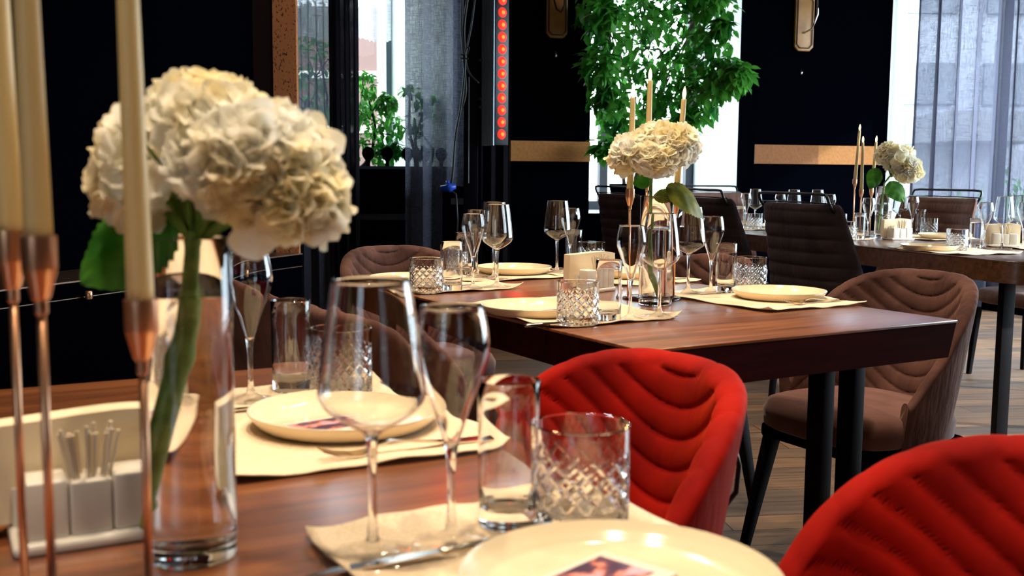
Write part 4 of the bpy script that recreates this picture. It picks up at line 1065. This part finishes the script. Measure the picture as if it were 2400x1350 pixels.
redc = tub_chair('red', 'red_seat', ''); brn = tub_chair('brown', 'brown_seat', '')
def putchair(proto, fr, u, v, face, label, group, z=0):
    # face: degrees in the table frame of the direction the sitter looks; the prototype looks to -Y
    place(proto, W(fr, u, v, z), R(fr[2] + face + 90), label, group)
putchair(redc, T1, .158, .455, 180, 'red velvet tub chair in the middle, on the floor right of the front table', 'red velvet tub chairs')
putchair(redc, T1, .205, -.182, 180, 'red velvet tub chair cropped by the lower right corner of the photo', 'red velvet tub chairs')
putchair(brn, T2, 1.14, .47, 178, 'large brown velvet tub chair at the right side of the middle table', 'brown velvet tub chairs')
putchair(brn, T2, 1.00, 1.16, 180, 'brown velvet tub chair behind the crystal tumbler, before the black chairs', 'brown velvet tub chairs')
putchair(brn, T2, .42, 1.80, -86, 'brown velvet tub chair at the far end of the middle table', 'brown velvet tub chairs')
putchair(brn, T2, -.20, .46, 4, 'brown velvet tub chair seen through the front wine glass', 'brown velvet tub chairs')
putchair(brn, T2, -.22, 1.18, 2, 'brown velvet tub chair mostly hidden behind the front highball glass', 'brown velvet tub chairs')

def ribs(phi, z): return .010 * abs(math.sin(PI * (z - .45) / .058)) ** .5
def high_chair(matk, label):
    o = thing('high_back_chair', label, 'chair')
    # padded back with horizontal ribs on both faces, narrower at the top
    v, f = [], []; nx, nz = 40, 96; z0, z1 = .42, .945
    def row(side):
        for j in range(nz + 1):
            t = j / nz; z = z0 + (z1 - z0) * t
            hw = .315 - .040 * max(0, (t - .35) / .65) ** 1.1
            if t > .96: hw -= .012 * ((t - .96) / .04) ** 2
            for i in range(nx + 1):
                s = i / nx * 2 - 1
                y0_ = .235 + .055 * t - .17 * (abs(s) ** 3.0) * (1.0 - .72 * t)
                th = .030 * (1 - abs(s) ** 6 * .75) * (1 - max(0, (t - .94) / .06) ** 2 * .8)
                pf = ribs(0, z) * (1 - abs(s) ** 10)
                v.append((s * hw, y0_ + (side * (th + pf)), z))
    row(-1); row(1); m_ = nx + 1; N = (nz + 1) * m_
    for j in range(nz):
        for i in range(nx): a = j * m_ + i; f.append((a, a + 1, a + m_ + 1, a + m_)); a += N; f.append((a, a + m_, a + m_ + 1, a + 1))
        a = j * m_; f.append((a, a + m_, a + m_ + N, a + N)); a += nx; f.append((a, a + N, a + m_ + N, a + m_))
    for i in range(nx): a = nz * m_ + i; f.append((a, a + 1, a + 1 + N, a + N)); a = i; f.append((a, a + N, a + 1 + N, a + 1))
    autosmooth(mk('backrest', v, f, M[matk], o), 70)
    cushion('seat', M[matk], o, .285, -.22, .235, .40, .475, 3.6)
    pts = []; X, zt = .258, .988; yb = .288
    pts = [(-X, yb - .03, .915), (-X, yb - .004, .95), (-X, yb + .004, .97), (-X + .008, yb + .008, .985), (-X + .025, yb + .009, zt - .002), (-X + .05, yb + .009, zt)]
    pts += [(-q[0], q[1], q[2]) for q in reversed(pts)]
    MB().tube(pts, .0065, 10).build('top_rail', M['black_metal'], o, True)
    MB().tube([(-.27, .27, .948), (-.1, .288, .951), (.1, .288, .951), (.27, .27, .948)], .0035, 6).build('piping', M['black_metal'], o, True)
    bevel(MB().box(-.19, .19, -.19, .2, .36, .4).build('seat_frame', M['navy'], o), .006)
    for x, y in ((-.23, -.17), (.23, -.17), (-.23, .18), (.23, .18)): leg(o, x, y, .37, 1.1, .017, .011)
    return o
hi = high_chair('charcoal', ''); hi2 = high_chair('tan', '')
def putT3(proto, px, Y, face, label, group='high back chairs around the far table'):
    p = at(px, 560, Y); place(proto, (p.x, p.y, 0), R(T3[2] + face + 90), label, group)
putT3(hi, 1985, 4.72, 0, 'dark ribbed high-back chair standing nearest, left of the far table')
putT3(hi, 1745, 5.7, 0, 'dark ribbed high-back chair behind the middle flower leaf')
putT3(hi, 1535, 6.6, 0, 'dark ribbed high-back chair left of the middle flower vase, by the window')
putT3(hi2, 2120, 6.05, 184, 'grey-brown ribbed high-back chair before the right sheer curtain')
putT3(hi2, 2440, 5.55, 182, 'brown high-back chair at the right edge, only its rail corner in view')
putT3(hi2, 1692, 7.05, -92, 'brown high-back chair in front of the bright white wall')
